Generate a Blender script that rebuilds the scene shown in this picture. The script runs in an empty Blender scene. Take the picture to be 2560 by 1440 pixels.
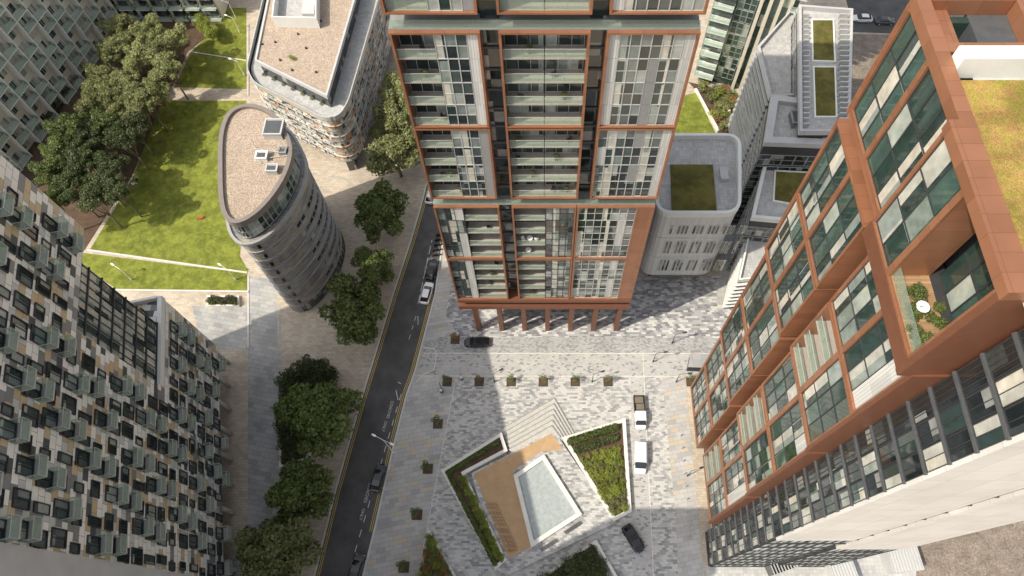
import bpy, math, random
import numpy as np
from mathutils import Vector, Matrix
random.seed(11)
rnd=random.random
scene=bpy.context.scene
C=scene.collection
FPX=24/36*2560; AL=math.radians(27); H=120.0
SA,CA=math.sin(AL),math.cos(AL)
def ray(px,py):
    xc=(px-1360)/FPX; yc=(720-py)/FPX
    return (xc,SA+yc*CA,-CA+yc*SA)
def G(px,py,z=0.0):
    d=ray(px,py); t=(H-z)/-d[2]
    return (d[0]*t,d[1]*t)
def proj(p):
    x,y,z=p[0],p[1],p[2]-H
    zc=y*SA-z*CA; yc=y*CA+z*SA
    if zc<.1: return (-9999,-9999)
    return (1360+FPX*x/zc,720-FPX*yc/zc)
# ---------------------------------------------------------------- materials
class NT:
    def __init__(s,name):
        s.mat=bpy.data.materials.new(name); s.mat.use_nodes=True
        s.t=s.mat.node_tree; s.b=s.t.nodes['Principled BSDF']
    def n(s,typ,**k):
        o=s.t.nodes.new(typ)
        for a,b in k.items(): setattr(o,a,b)
        return o
    def l(s,a,b): s.t.links.new(a,b)
    def m(s,op,a,b=None,c=None):
        o=s.n('ShaderNodeMath',operation=op)
        for i,x in enumerate((a,b,c)):
            if x is None: continue
            if isinstance(x,(int,float)): o.inputs[i].default_value=x
            else: s.l(x,o.inputs[i])
        return o.outputs[0]
    def mix(s,fac,a,b,typ='MIX'):
        o=s.n('ShaderNodeMix',data_type='RGBA',blend_type=typ)
        for i,x in ((0,fac),(6,a),(7,b)):
            if isinstance(x,(int,float)): o.inputs[i].default_value=x
            elif isinstance(x,tuple): o.inputs[i].default_value=(*x,1)
            else: s.l(x,o.inputs[i])
        return o.outputs[2]
    def noise(s,scale,detail=4,vec=None,rough=.6):
        o=s.n('ShaderNodeTexNoise'); o.inputs['Scale'].default_value=scale; o.inputs['Detail'].default_value=detail
        o.inputs['Roughness'].default_value=rough
        if vec is None:
            g=s.n('ShaderNodeNewGeometry'); vec=g.outputs['Position']
        s.l(vec,o.inputs['Vector']); return o.outputs[0]
    def ramp(s,fac,stops,const=False):
        o=s.n('ShaderNodeValToRGB'); r=o.color_ramp
        if const: r.interpolation='CONSTANT'
        while len(r.elements)>1: r.elements.remove(r.elements[-1])
        r.elements[0].position=stops[0][0]; r.elements[0].color=(*stops[0][1],1)
        for p,c in stops[1:]:
            e=r.elements.new(p); e.color=(*c,1)
        s.l(fac,o.inputs[0]); return o.outputs[0]
    def fin(s,col,rough=.8,metal=0,spec=.5,bump=None,bs=.2,bd=.05):
        if isinstance(col,tuple): s.b.inputs['Base Color'].default_value=(*col,1)
        else: s.l(col,s.b.inputs['Base Color'])
        s.b.inputs['Roughness'].default_value=rough; s.b.inputs['Metallic'].default_value=metal
        s.b.inputs['Specular IOR Level'].default_value=spec
        if bump is not None:
            o=s.n('ShaderNodeBump'); o.inputs['Strength'].default_value=bs; o.inputs['Distance'].default_value=bd
            s.l(bump,o.inputs['Height']); s.l(o.outputs[0],s.b.inputs['Normal'])
        return s.mat
def mulc(c,k): return tuple(min(1,x*k) for x in c)
def plain(name,col,rough=.7,metal=0,spec=.5,sc=1.5,am=.15,fine=None,bump=False):
    t=NT(name); n=t.noise(sc)
    c=t.ramp(n,[(.25,mulc(col,1-am)),(.75,mulc(col,1+am))])
    if fine:
        f=t.noise(fine[0],2); c=t.mix(1.0,c,t.ramp(f,[(.3,(1-fine[1],)*3),(.7,(1,1,1))]),'MULTIPLY')
        return t.fin(c,rough,metal,spec,f if bump else None,.4,.05)
    return t.fin(c,rough,metal,spec)
def cell(name,sx,sy,cols,rough=.75,mortar=None,mw=.05,brick=.5,rot=0,metal=0,spec=.5,am=.18,sc=.25,objrand=False,wob=False):
    t=NT(name)
    uv=t.n('ShaderNodeUVMap').outputs[0]
    mp=t.n('ShaderNodeMapping'); mp.inputs['Rotation'].default_value=(0,0,rot); t.l(uv,mp.inputs['Vector'])
    sp=t.n('ShaderNodeSeparateXYZ'); t.l(mp.outputs[0],sp.inputs[0])
    u=t.m('DIVIDE',sp.outputs[0],sx); v=t.m('DIVIDE',sp.outputs[1],sy)
    row=t.m('FLOOR',v); uu=t.m('ADD',u,t.m('FRACT',t.m('MULTIPLY',row,brick))); col=t.m('FLOOR',uu)
    cb=t.n('ShaderNodeCombineXYZ'); t.l(col,cb.inputs[0]); t.l(row,cb.inputs[1])
    if objrand:
        oi=t.n('ShaderNodeObjectInfo'); t.l(t.m('MULTIPLY',oi.outputs['Random'],531.7),cb.inputs[2])
    w=t.n('ShaderNodeTexWhiteNoise'); t.l(cb.outputs[0],w.inputs[0])
    st=[];acc=0;tot=sum(c[0] for c in cols)
    for wt,c in cols:
        st.append((acc,c)); acc+=wt/tot
    c=t.ramp(w.outputs[0],st,True)
    if mortar:
        fu=t.m('LESS_THAN',t.m('FRACT',uu),mw); fv=t.m('LESS_THAN',t.m('FRACT',v),mw*sx/sy)
        c=t.mix(t.m('MAXIMUM',fu,fv),c,mortar)
    n=t.noise(sc,6)
    c=t.mix(1.0,c,t.ramp(n,[(.3,(1-am,)*3),(.7,(1,1,1))]),'MULTIPLY')
    if wob:
        nn=t.n('ShaderNodeNewGeometry'); s1=t.n('ShaderNodeVectorMath',operation='SUBTRACT'); t.l(w.outputs[1],s1.inputs[0]); s1.inputs[1].default_value=(.5,.5,.5)
        s2=t.n('ShaderNodeVectorMath',operation='SCALE'); t.l(s1.outputs[0],s2.inputs[0]); s2.inputs['Scale'].default_value=.06
        s3=t.n('ShaderNodeVectorMath',operation='ADD'); t.l(nn.outputs['Normal'],s3.inputs[0]); t.l(s2.outputs[0],s3.inputs[1])
        s4=t.n('ShaderNodeVectorMath',operation='NORMALIZE'); t.l(s3.outputs[0],s4.inputs[0]); t.l(s4.outputs[0],t.b.inputs['Normal'])
    return t.fin(c,rough,metal,spec)
MT={}
g3=lambda a:(a,a,a)
MT['ground']=cell('warm_pavers',.9,.45,[(3,(.54,.46,.36)),(3,(.49,.42,.33)),(2,(.45,.385,.30)),(1,(.57,.49,.40))],mortar=(.35,.30,.24),mw=.05,am=.25,sc=.12)
MT['slab']=cell('grey_slabs',1.6,.8,[(3,(.42,.42,.41)),(3,(.38,.38,.375)),(2,(.46,.445,.415)),(1,(.33,.33,.325))],mortar=(.25,.25,.245),mw=.03,am=.3,sc=.2,rot=.2)
MT['slab2']=cell('pale_granite_slabs',1.5,.75,[(3,(.50,.49,.47)),(3,(.45,.44,.42)),(1,(.54,.46,.35)),(1,(.39,.385,.38))],mortar=(.3,.29,.28),mw=.03,am=.25,sc=.2,rot=-.2)
MT['mosaic']=cell('mosaic_paving',.72,.36,[(4,(.54,.53,.505)),(3,(.44,.435,.42)),(3,(.33,.33,.325)),(1,(.25,.25,.255))],mortar=(.34,.34,.33),mw=.04,brick=.37,am=.15,sc=.15)
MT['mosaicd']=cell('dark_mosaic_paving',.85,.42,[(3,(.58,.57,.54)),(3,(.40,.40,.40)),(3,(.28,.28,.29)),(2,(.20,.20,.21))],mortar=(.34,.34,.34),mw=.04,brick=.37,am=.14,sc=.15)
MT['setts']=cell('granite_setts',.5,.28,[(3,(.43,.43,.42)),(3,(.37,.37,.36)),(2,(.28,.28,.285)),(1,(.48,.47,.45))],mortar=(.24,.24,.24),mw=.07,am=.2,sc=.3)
MT['setts2']=cell('pale_setts',.5,.28,[(5,(.50,.49,.465)),(3,(.44,.435,.42)),(1,(.26,.26,.26))],mortar=(.34,.34,.33),mw=.07,am=.2,sc=.3)
MT['asphalt']=plain('asphalt',(.098,.096,.094),.85,sc=.3,am=.35,fine=(9,.35))
MT['kerb']=plain('kerb_stone',(.55,.54,.51),.8,am=.12)
MT['whitestone']=plain('white_stone',(.68,.66,.61),.7,am=.1,sc=.8)
MT['edge']=plain('edging_stone',(.56,.54,.50),.7,am=.12,sc=.8)
MT['yellow']=plain('yellow_paint',(.60,.42,.10),.7)
MT['whitep']=plain('white_paint',(.66,.66,.64),.7,fine=(6,.3))
MT['tan']=plain('resin_gravel',(.52,.345,.19),.9,sc=.8,am=.12,fine=(14,.3))
MT['timber']=cell('timber_boards',4,.18,[(2,(.40,.25,.13)),(2,(.34,.21,.11)),(1,(.46,.30,.17))],mortar=(.12,.07,.04),mw=.004,am=.2)
MT['dirt']=plain('dirt',(.28,.23,.185),.95,sc=.5,am=.35,fine=(3,.5),bump=True)
MT['soil']=plain('bark_mulch',(.115,.072,.045),.95,sc=.8,am=.35,fine=(7,.5),bump=True)
MT['gravel']=plain('roof_gravel',(.54,.43,.33),.95,sc=.6,am=.1,fine=(5,.65),bump=True)
def grassm(name,a,b,c):
    t=NT(name); n1=t.noise(.13,5); n2=t.noise(1.1,6,rough=.75); n3=t.noise(14,2); n4=t.noise(.45,4)
    col=t.ramp(n1,[(.35,a),(.62,b)]); col=t.mix(t.ramp(n2,[(.45,g3(0)),(.68,g3(.85))]),col,c)
    col=t.mix(1.0,col,t.ramp(n3,[(.3,g3(.55)),(.7,g3(1.1))]),'MULTIPLY')
    col=t.mix(1.0,col,t.ramp(n4,[(.4,g3(.65)),(.6,g3(1))]),'MULTIPLY')
    return t.fin(col,.95,0,.2,n3,.6,.1)
MT['grass']=grassm('lawn_grass',(.17,.22,.03),(.26,.30,.045),(.37,.36,.09))
MT['sedum']=grassm('sedum_roof',(.30,.29,.05),(.46,.34,.09),(.52,.24,.12))
MT['sedumd']=grassm('green_roof',(.12,.13,.03),(.20,.19,.05),(.24,.15,.06))
MT['copper']=cell('copper_cladding',2.4,1.2,[(2,(.345,.155,.083)),(2,(.375,.17,.092)),(1,(.31,.138,.073))],rough=.38,metal=.3,mortar=(.2,.09,.05),mw=.012,brick=0,am=.15,sc=.5)
MT['copperd']=plain('dark_bronze',(.20,.082,.045),.45,.3,am=.1)
MT['charcoal']=plain('charcoal_metal',(.045,.047,.05),.5,.2,am=.2)
MT['darkwall']=plain('dark_cladding',(.075,.08,.085),.6,am=.2)
MT['grey']=plain('grey_render',(.46,.46,.455),.7,am=.1,sc=.4)
MT['greymetal']=cell('grey_metal_panels',1.6,3.,[(1,(.43,.425,.42)),(1,(.39,.39,.385))],rough=.45,metal=.2,mortar=(.28,.28,.28),mw=.02,brick=0,am=.12)
MT['rim']=plain('taupe_roof_rim',(.22,.19,.17),.5,.1,am=.1)
MT['white']=plain('white_panel_paint',(.72,.72,.68),.5,am=.06,sc=.5)
MT['ribwhite']=cell('ribbed_white_panel',.28,6,[(1,(.62,.62,.585)),(1,(.53,.53,.505))],rough=.4,mortar=(.34,.34,.33),mw=.14,brick=0,am=.15,objrand=True)
MT['whitewall']=cell('white_wall_panels',3.2,3.2,[(1,(.70,.675,.635)),(1,(.66,.64,.60))],rough=.5,mortar=(.42,.40,.38),mw=.015,brick=0,am=.15)
MT['cream']=plain('cream_panel',(.66,.61,.51),.6,am=.08)
MT['midgrey']=plain('mid_grey_panel',(.25,.255,.25),.5,am=.1)
MT['slabedge']=plain('balcony_slab',(.34,.31,.27),.7,am=.12)
MT['alu']=plain('aluminium_frame',(.55,.55,.53),.4,.3,am=.08)
MT['concrete']=plain('concrete',(.50,.48,.44),.8,am=.15,fine=(5,.15))
MT['roofpave']=cell('roof_pavers',.6,.6,[(2,(.46,.455,.44)),(1,(.51,.50,.48)),(1,(.41,.41,.40))],mortar=(.3,.3,.3),mw=.05,brick=0)
MT['leftwall']=cell('panel_mosaic',1.5,1.0,[(6,(.86,.84,.78)),(2,(.58,.58,.56)),(2,(.24,.24,.24)),(3,(.58,.45,.28)),(1,(.08,.085,.09))],rough=.5,mortar=(.09,.09,.09),mw=.03,brick=.43,am=.1)
MT['wavewall']=cell('coloured_panel_bands',1.3,.8,[(3,(.72,.67,.57)),(2,(.62,.27,.09)),(2,(.06,.06,.06)),(3,(.46,.41,.35))],rough=.5,mortar=(.15,.14,.12),mw=.04,brick=.4,am=.15)
MT['ovalwall']=cell('silver_cladding',7,.5,[(4,(.42,.415,.41)),(3,(.48,.47,.455)),(2,(.34,.34,.34)),(2,(.58,.50,.39))],rough=.33,metal=.35,mortar=(.25,.25,.25),mw=.008,brick=.31,am=.35)
MT['ribbed']=cell('pale_ribbed_cladding',.35,30,[(1,(.66,.66,.65)),(1,(.60,.60,.60))],rough=.45,metal=.1,mortar=(.42,.42,.42),mw=.12,brick=0,am=.08)
def glassm(name,cols,sx=1.15,sy=1.7,rough=.04):
    return cell(name,sx,sy,cols,rough=rough,spec=1.0,mortar=None,brick=0,am=.4,sc=.9,objrand=True,wob=True)
MT['glass']=glassm('window_glass',[(6,(.03,.04,.042)),(3,(.08,.105,.10)),(2,(.42,.45,.41)),(2,(.22,.26,.25))])
MT['glassd']=glassm('dark_glass',[(7,(.018,.024,.026)),(2,(.05,.065,.065)),(1,(.30,.31,.29))])
MT['glassg']=glassm('green_glass',[(6,(.03,.062,.052)),(3,(.06,.115,.095)),(2,(.42,.47,.41)),(1,(.24,.30,.26))],1.6,3.)
MT['glassc']=glassm('curtained_glass',[(4,(.03,.055,.05)),(4,(.55,.55,.48)),(2,(.30,.35,.32)),(2,(.66,.62,.52))],sx=.8,sy=3.)
def railglass():
    t=NT('balustrade_glass'); b=t.b
    b.inputs['Base Color'].default_value=(.58,.64,.56,1); b.inputs['Roughness'].default_value=.04
    tr=t.n('ShaderNodeBsdfTransparent'); tr.inputs[0].default_value=(.86,.93,.89,1)
    mx=t.n('ShaderNodeMixShader'); mx.inputs[0].default_value=.17
    out=[n for n in t.t.nodes if n.type=='OUTPUT_MATERIAL'][0]
    t.l(tr.outputs[0],mx.inputs[1]); t.l(b.outputs[0],mx.inputs[2]); t.l(mx.outputs[0],out.inputs[0])
    return t.mat
MT['rail']=railglass()
def leafm(name,a,b,c):
    t=NT(name); n1=t.noise(.55,3); n2=t.noise(5,2)
    oi=t.n('ShaderNodeObjectInfo')
    col=t.ramp(n1,[(.35,a),(.65,b)]); col=t.mix(t.ramp(n2,[(.5,g3(0)),(.75,g3(.8))]),col,c)
    hs=t.n('ShaderNodeHueSaturation'); t.l(col,hs.inputs['Color']); t.l(t.m('ADD',t.m('MULTIPLY',oi.outputs['Random'],.4),.8),hs.inputs['Value'])
    m=t.fin(hs.outputs[0],.5,0,.45)
    tl=t.n('ShaderNodeBsdfTranslucent'); t.l(hs.outputs[0],tl.inputs[0])
    mx=t.n('ShaderNodeMixShader'); mx.inputs[0].default_value=.25
    out=[n for n in t.t.nodes if n.type=='OUTPUT_MATERIAL'][0]
    t.l(t.b.outputs[0],mx.inputs[1]); t.l(tl.outputs[0],mx.inputs[2]); t.l(mx.outputs[0],out.inputs[0])
    return m
MT['leaf']=leafm('plane_leaves',(.075,.11,.028),(.13,.17,.043),(.26,.29,.09))
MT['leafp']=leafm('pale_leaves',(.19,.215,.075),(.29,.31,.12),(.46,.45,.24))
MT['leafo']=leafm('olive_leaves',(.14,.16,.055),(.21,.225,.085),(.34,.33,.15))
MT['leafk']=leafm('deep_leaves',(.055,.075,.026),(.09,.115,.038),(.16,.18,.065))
MT['leafy']=leafm('lime_leaves',(.18,.23,.035),(.28,.33,.055),(.42,.42,.10))
MT['leafr']=leafm('rusty_leaves',(.24,.17,.05),(.32,.20,.07),(.38,.14,.07))
MT['bark']=plain('bark',(.17,.135,.10),.9,sc=3,am=.3)
MT['blackpaint']=plain('black_car_paint',(.012,.012,.014),.2,.1,.8,am=.05)
MT['whitepaint']=plain('white_car_paint',(.80,.80,.79),.25,0,.7,am=.03)
MT['greypaint']=plain('grey_car_paint',(.10,.105,.11),.25,.3,.7,am=.03)
MT['carglass']=plain('car_glass',(.01,.012,.014),.05,0,.9,am=.05)
MT['rubber']=plain('rubber',(.02,.02,.02),.9,am=.1)
MT['lampw']=plain('headlamp_lens',(.7,.7,.68),.1,am=.02)
MT['lampr']=plain('tail_lamp_lens',(.35,.01,.01),.2,am=.02)
MT['clothr']=plain('red_cloth',(.5,.05,.03),.9,am=.08)
MT['clothw']=plain('white_cloth',(.8,.8,.8),.9,am=.06)
MT['clothb']=plain('navy_cloth',(.03,.04,.09),.9,am=.06)
MT['hair']=plain('dark_hair',(.03,.02,.015),.7,am=.1)
def waterm():
    t=NT('pool_water'); n=t.noise(1.5,3)
    c=t.ramp(n,[(.3,(.30,.34,.34)),(.7,(.41,.44,.43))])
    return t.fin(c,.06,0,.6,n,.1,.03)
MT['water']=waterm()
# ---------------------------------------------------------------- mesh builder
ORG={}
def area(p): return sum(p[i][0]*p[(i+1)%len(p)][1]-p[(i+1)%len(p)][0]*p[i][1] for i in range(len(p)))/2
def offset(p,d):   # positive = inwards
    if area(p)<0: p=p[::-1]
    n=len(p); out=[]
    for i in range(n):
        a,b,c=Vector(p[i-1]),Vector(p[i]),Vector(p[(i+1)%n])
        e1=(b-a).normalized(); e2=(c-b).normalized()
        n1=Vector((-e1.y,e1.x)); n2=Vector((-e2.y,e2.x))
        m=(n1+n2); k=max(.35,1+n1.dot(n2)); out.append(tuple(b+m*(d/k)))
    return out
def smooth(p,k=4):
    n=len(p); out=[]
    for i in range(n):
        P=[Vector(p[(i+j)%n]) for j in (-1,0,1,2)]
        for s in range(k):
            t=s/k
            out.append(tuple(.5*((2*P[1])+(P[2]-P[0])*t+(2*P[0]-5*P[1]+4*P[2]-P[3])*t*t+(3*P[1]-P[0]-3*P[2]+P[3])*t**3)))
    return out
def rounded(p,r,k=4):
    out=[];n=len(p)
    for i in range(n):
        a,b,c=Vector(p[i-1]),Vector(p[i]),Vector(p[(i+1)%n])
        p0=b+(a-b).normalized()*r; p1=b+(c-b).normalized()*r
        for s in range(k+1):
            t=s/k; out.append(tuple(p0*(1-t)**2+b*2*t*(1-t)+p1*t*t))
    return out
class Fac:
    def __init__(s,ox,oy,a): s.ox,s.oy,s.a=ox,oy,a; s.c,s.s=math.cos(a),math.sin(a)
    def pt(s,u,d,z): return (s.ox+u*s.c+d*s.s,s.oy+u*s.s-d*s.c,z)
IDF=Fac(0,0,0)
BF=[(0,3,2,1),(4,5,6,7),(0,1,5,4),(1,2,6,5),(2,3,7,6),(3,0,4,7)]
class MB:
    def __init__(s): s.v=[];s.f=[];s.m=[]
    def add(s,vs,fs,mi=0):
        b=len(s.v); s.v+=[tuple(v) for v in vs]; s.f+=[tuple(b+i for i in f) for f in fs]; s.m+=[mi]*len(fs)
    def box(s,x0,y0,z0,x1,y1,z1,mi=0):
        s.add([(x0,y0,z0),(x1,y0,z0),(x1,y1,z0),(x0,y1,z0),(x0,y0,z1),(x1,y0,z1),(x1,y1,z1),(x0,y1,z1)],BF,mi); return s
    def fb(s,F,u0,u1,d0,d1,z0,z1,mi=0):
        s.add([F.pt(u0,d1,z0),F.pt(u1,d1,z0),F.pt(u1,d0,z0),F.pt(u0,d0,z0),F.pt(u0,d1,z1),F.pt(u1,d1,z1),F.pt(u1,d0,z1),F.pt(u0,d0,z1)],BF,mi); return s
    def lb(s,u0,u1,d0,d1,z0,z1,mi=0): return s.fb(IDF,u0,u1,d0,d1,z0,z1,mi)
    def prism(s,p,z0,z1,mi=0,mtop=None):
        if area(p)<0: p=p[::-1]
        n=len(p); b=[(x,y,z0) for x,y in p]+[(x,y,z1) for x,y in p]
        s.add(b,[(i,(i+1)%n,n+(i+1)%n,n+i) for i in range(n)]+[tuple(range(n-1,-1,-1))],mi)
        s.add([(x,y,z1) for x,y in p],[tuple(range(n))],mi if mtop is None else mtop); return s
    def sheet(s,p,z,mi=0):
        if area(p)<0: p=p[::-1]
        s.add([(x,y,z) for x,y in p],[tuple(range(len(p)))],mi); return s
    def ring(s,p,w,z0,z1,mi=0):
        if area(p)<0: p=p[::-1]
        q=offset(p,w); n=len(p)
        vs=[(*a,z) for z in (z0,z1) for a in list(p)+list(q)]
        fs=[]
        for i in range(n):
            j=(i+1)%n
            fs+=[(i,j,2*n+j,2*n+i),(2*n+i,2*n+j,3*n+j,3*n+i),(n+j,n+i,3*n+i,3*n+j),(j,i,n+i,n+j)]
        s.add(vs,fs,mi); return s
    def tube(s,a,b,r0,r1,n=8,mi=0):
        a,b=Vector(a),Vector(b); d=(b-a).normalized(); x=d.orthogonal().normalized(); y=d.cross(x)
        vs=[]
        for P,r in ((a,r0),(b,r1)):
            for i in range(n):
                t=2*math.pi*i/n; vs.append(P+x*(r*math.cos(t))+y*(r*math.sin(t)))
        s.add(vs,[(i,(i+1)%n,n+(i+1)%n,n+i) for i in range(n)]+[tuple(range(n-1,-1,-1)),tuple(range(n,2*n))],mi); return s
    def loft(s,rings,mi=0):
        n=len(rings[0]); vs=[p for r in rings for p in r]; fs=[]
        for k in range(len(rings)-1):
            for i in range(n): fs.append((k*n+i,k*n+(i+1)%n,(k+1)*n+(i+1)%n,(k+1)*n+i))
        fs+=[tuple(range(n-1,-1,-1)),tuple(range((len(rings)-1)*n,len(rings)*n))]
        s.add(vs,fs,mi); return s
    def mesh(s,name,mats,org=(0,0,0),smooth=False):
        me=bpy.data.meshes.new(name); o=Vector(org)
        me.from_pydata([(v[0]-o.x,v[1]-o.y,v[2]-o.z) for v in s.v],[],s.f)
        for m in mats: me.materials.append(MT[m] if isinstance(m,str) else m)
        me.polygons.foreach_set('material_index',s.m)
        uv=me.uv_layers.new(name='UVMap'); data=[]
        for p in me.polygons:
            nn=p.normal
            if abs(nn.z)>.7:
                for vi in p.vertices: data+=[s.v[vi][0],s.v[vi][1]]
            else:
                L=math.hypot(nn.x,nn.y) or 1; tx,ty=-nn.y/L,nn.x/L
                for vi in p.vertices: data+=[s.v[vi][0]*tx+s.v[vi][1]*ty,s.v[vi][2]]
        uv.data.foreach_set('uv',data)
        if smooth: me.polygons.foreach_set('use_smooth',[True]*len(me.polygons))
        me.update(); return me
    def build(s,name,mats,parent=None,smooth=False):
        if isinstance(mats,str): mats=[mats]
        if parent is not None: org=ORG[parent.name]
        else:
            a=np.array(s.v); mn,mx=a.min(0),a.max(0); org=((mn[0]+mx[0])/2,(mn[1]+mx[1])/2,mn[2])
        o=bpy.data.objects.new(name,s.mesh(name,mats,org,smooth)); C.objects.link(o)
        if parent is None: o.location=org
        else: o.parent=parent
        ORG[o.name]=tuple(org); return o
def thing(name,label,cat,loc=(0,0,0),group=None,rz=0,sc=1):
    o=bpy.data.objects.new(name,None); C.objects.link(o); o.location=loc; o.rotation_euler=(0,0,rz); o.scale=(sc,)*3
    o.empty_display_size=.5
    ORG[o.name]=tuple(loc); o['label']=label; o['category']=cat
    if group: o['group']=group
    return o
def tag(o,label,cat,group=None):
    o['label']=label; o['category']=cat
    if group: o['group']=group
    return o
def struct(name,mb,mats):
    o=mb.build(name,mats); o['kind']='structure'; return o
def inst(name,me,parent=None,loc=(0,0,0),rz=0,sc=None):
    o=bpy.data.objects.new(name,me); C.objects.link(o); o.parent=parent; o.location=loc; o.rotation_euler=(0,0,rz)
    if sc: o.scale=sc
    return o
class Units:
    def __init__(s,root,limit=95): s.root=root; s.limit=limit; s.items={}
    def add(s,name,F,u,d,z,key,builder): s.items.setdefault(name,[]).append((F,u,d,z,key,builder))
    def flush(s):
        ro=Vector(ORG[s.root.name])
        for name,its in s.items.items():
            def kf(it):
                p=it[0].pt(it[1],it[2],it[3]); q=proj(p)
                return (not(-60<q[0]<2620 and -60<q[1]<1500),(Vector(p)-Vector((0,0,H))).length)
            its.sort(key=kf); cache={}; mc={}; mb=MB(); mats=[]
            for i,(F,u,d,z,key,b) in enumerate(its):
                if (b,key) not in cache: cache[(b,key)]=b(key)
                pcs=cache[(b,key)]
                if i<s.limit:
                    if (b,key) not in mc: mc[(b,key)]=[q[1].mesh(q[0],q[2]) for q in pcs]
                    p=Vector(F.pt(u,d,z))-ro; par=None
                    for q,me in zip(pcs,mc[(b,key)]):
                        if par is None: par=inst(q[0],me,s.root,p,F.a)
                        else: inst(q[0],me,par)
                else:
                    for q in pcs:
                        for mi,mn in enumerate(q[2]):
                            if mn not in mats: mats.append(mn)
                        bs=len(mb.v); o=F.pt(u,d,z)
                        mb.v+=[(o[0]+v[0]*F.c-v[1]*F.s,o[1]+v[0]*F.s+v[1]*F.c,o[2]+v[2]) for v in q[1].v]
                        mb.f+=[tuple(bs+k for k in f) for f in q[1].f]
                        mb.m+=[mats.index(q[2][k]) for k in q[1].m]
            if mb.v:
                o=mb.build(name,mats,s.root); o['kind']='stuff'
# ---------------------------------------------------------------- unit builders
def b_window(key):
    w,h,nc,nr,fm,gm=key
    f=MB(); t=.05
    f.lb(0,w,0,.1,0,t).lb(0,w,0,.1,h-t,h).lb(0,t,0,.1,t,h-t).lb(w-t,w,0,.1,t,h-t)
    for i in range(1,nc): f.lb(w*i/nc-.025,w*i/nc+.025,0,.09,t,h-t)
    for i in range(1,nr): f.lb(t,w-t,0,.08,h*i/nr-.025,h*i/nr+.025)
    g=MB(); g.lb(t,w-t,.005,.035,t,h-t)
    return [('window',f,[fm]),('pane',g,[gm])]
def b_deepwin(key):
    w,h,nc,fm,gm=key
    f=MB(); t=.09
    f.lb(0,w,0,.16,0,t).lb(0,w,0,.16,h-t,h).lb(0,t,0,.16,t,h-t).lb(w-t,w,0,.16,t,h-t)
    for i in range(1,nc): f.lb(w*i/nc-.035,w*i/nc+.035,0,.12,t,h-t)
    g=MB(); g.lb(t,w-t,.005,.035,t,h-t)
    return [('window',f,[fm]),('pane',g,[gm])]
def b_panel(key):
    w,h,m=key
    f=MB(); f.lb(.02,w-.02,0,.07,.02,h-.02)
    return [('wall_panel',f,[m])]
def b_balc_in(key):
    w,dep,m=key
    f=MB(); f.lb(0,w,-dep,0,-.18,0)
    r=MB(); r.lb(.03,w-.03,-.1,-.06,-.1,1.12)
    h=MB(); h.lb(.03,w-.03,-.1,-.05,1.12,1.16)
    for i in range(int(w/1.5)+1): 
        x=.05+(w-.13)*i/max(1,int(w/1.5)); h.lb(x,x+.03,-.12,-.1,0,1.12)
    return [('balcony',f,[m]),('glass_railing',r,['rail']),('handrail',h,['alu'])]
def b_balc_out(key):
    w,dep,m=key
    f=MB(); f.lb(0,w,.02,dep,-.2,0)
    r=MB(); r.lb(0,w,dep-.05,dep-.01,-.1,1.15).lb(0,.04,.05,dep-.06,-.1,1.15).lb(w-.04,w,.05,dep-.06,-.1,1.15)
    h=MB(); h.lb(-.02,w+.02,dep-.06,dep+.01,1.15,1.2).lb(-.02,.04,.05,dep-.07,1.15,1.2).lb(w-.04,w+.02,.05,dep-.07,1.15,1.2)
    for x in (0,w-.04): h.lb(x,x+.04,dep-.01,dep+.03,0,1.15)
    return [('balcony',f,[m]),('glass_railing',r,['rail']),('handrail',h,['alu'])]
# ---------------------------------------------------------------- leaves
def leafmesh(name,mat,blobs,n,size,seed,flat=.85):
    rg=np.random.default_rng(seed); B=np.array(blobs); w=B[:,3]**2; w/=w.sum()
    k=rg.choice(len(B),n,p=w); d=rg.normal(size=(n,3)); d/=np.linalg.norm(d,axis=1)[:,None]
    d[:,2]=np.where(d[:,2]<-.35,-d[:,2],d[:,2])
    rad=rg.uniform(.62,1.06,n)**.7
    lump=1+.13*np.sin(d[:,0]*7+k)*np.sin(d[:,1]*6+2*k)+.1*np.sin(d[:,2]*9+k)
    P=B[k,:3]+d*(B[k,3]*rad*lump)[:,None]*np.array([1,1,flat])
    nr=d*.9+rg.normal(size=(n,3))*.75; nr/=np.linalg.norm(nr,axis=1)[:,None]
    a=np.cross(nr,rg.normal(size=(n,3))); a/=np.linalg.norm(a,axis=1)[:,None]; b=np.cross(nr,a)
    s=(size*rg.uniform(.6,1.3,n))[:,None]
    V=np.stack([P-a*s,P-b*s*.6,P+a*s,P+b*s*.6],1).reshape(-1,3)
    me=bpy.data.meshes.new(name); me.vertices.add(4*n); me.vertices.foreach_set('co',V.ravel())
    me.loops.add(4*n); me.loops.foreach_set('vertex_index',np.arange(4*n))
    me.polygons.add(n); me.polygons.foreach_set('loop_start',np.arange(n)*4); me.polygons.foreach_set('loop_total',np.full(n,4))
    me.materials.append(MT[mat]); me.update(); me.validate(); return me
TREES={}
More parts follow.
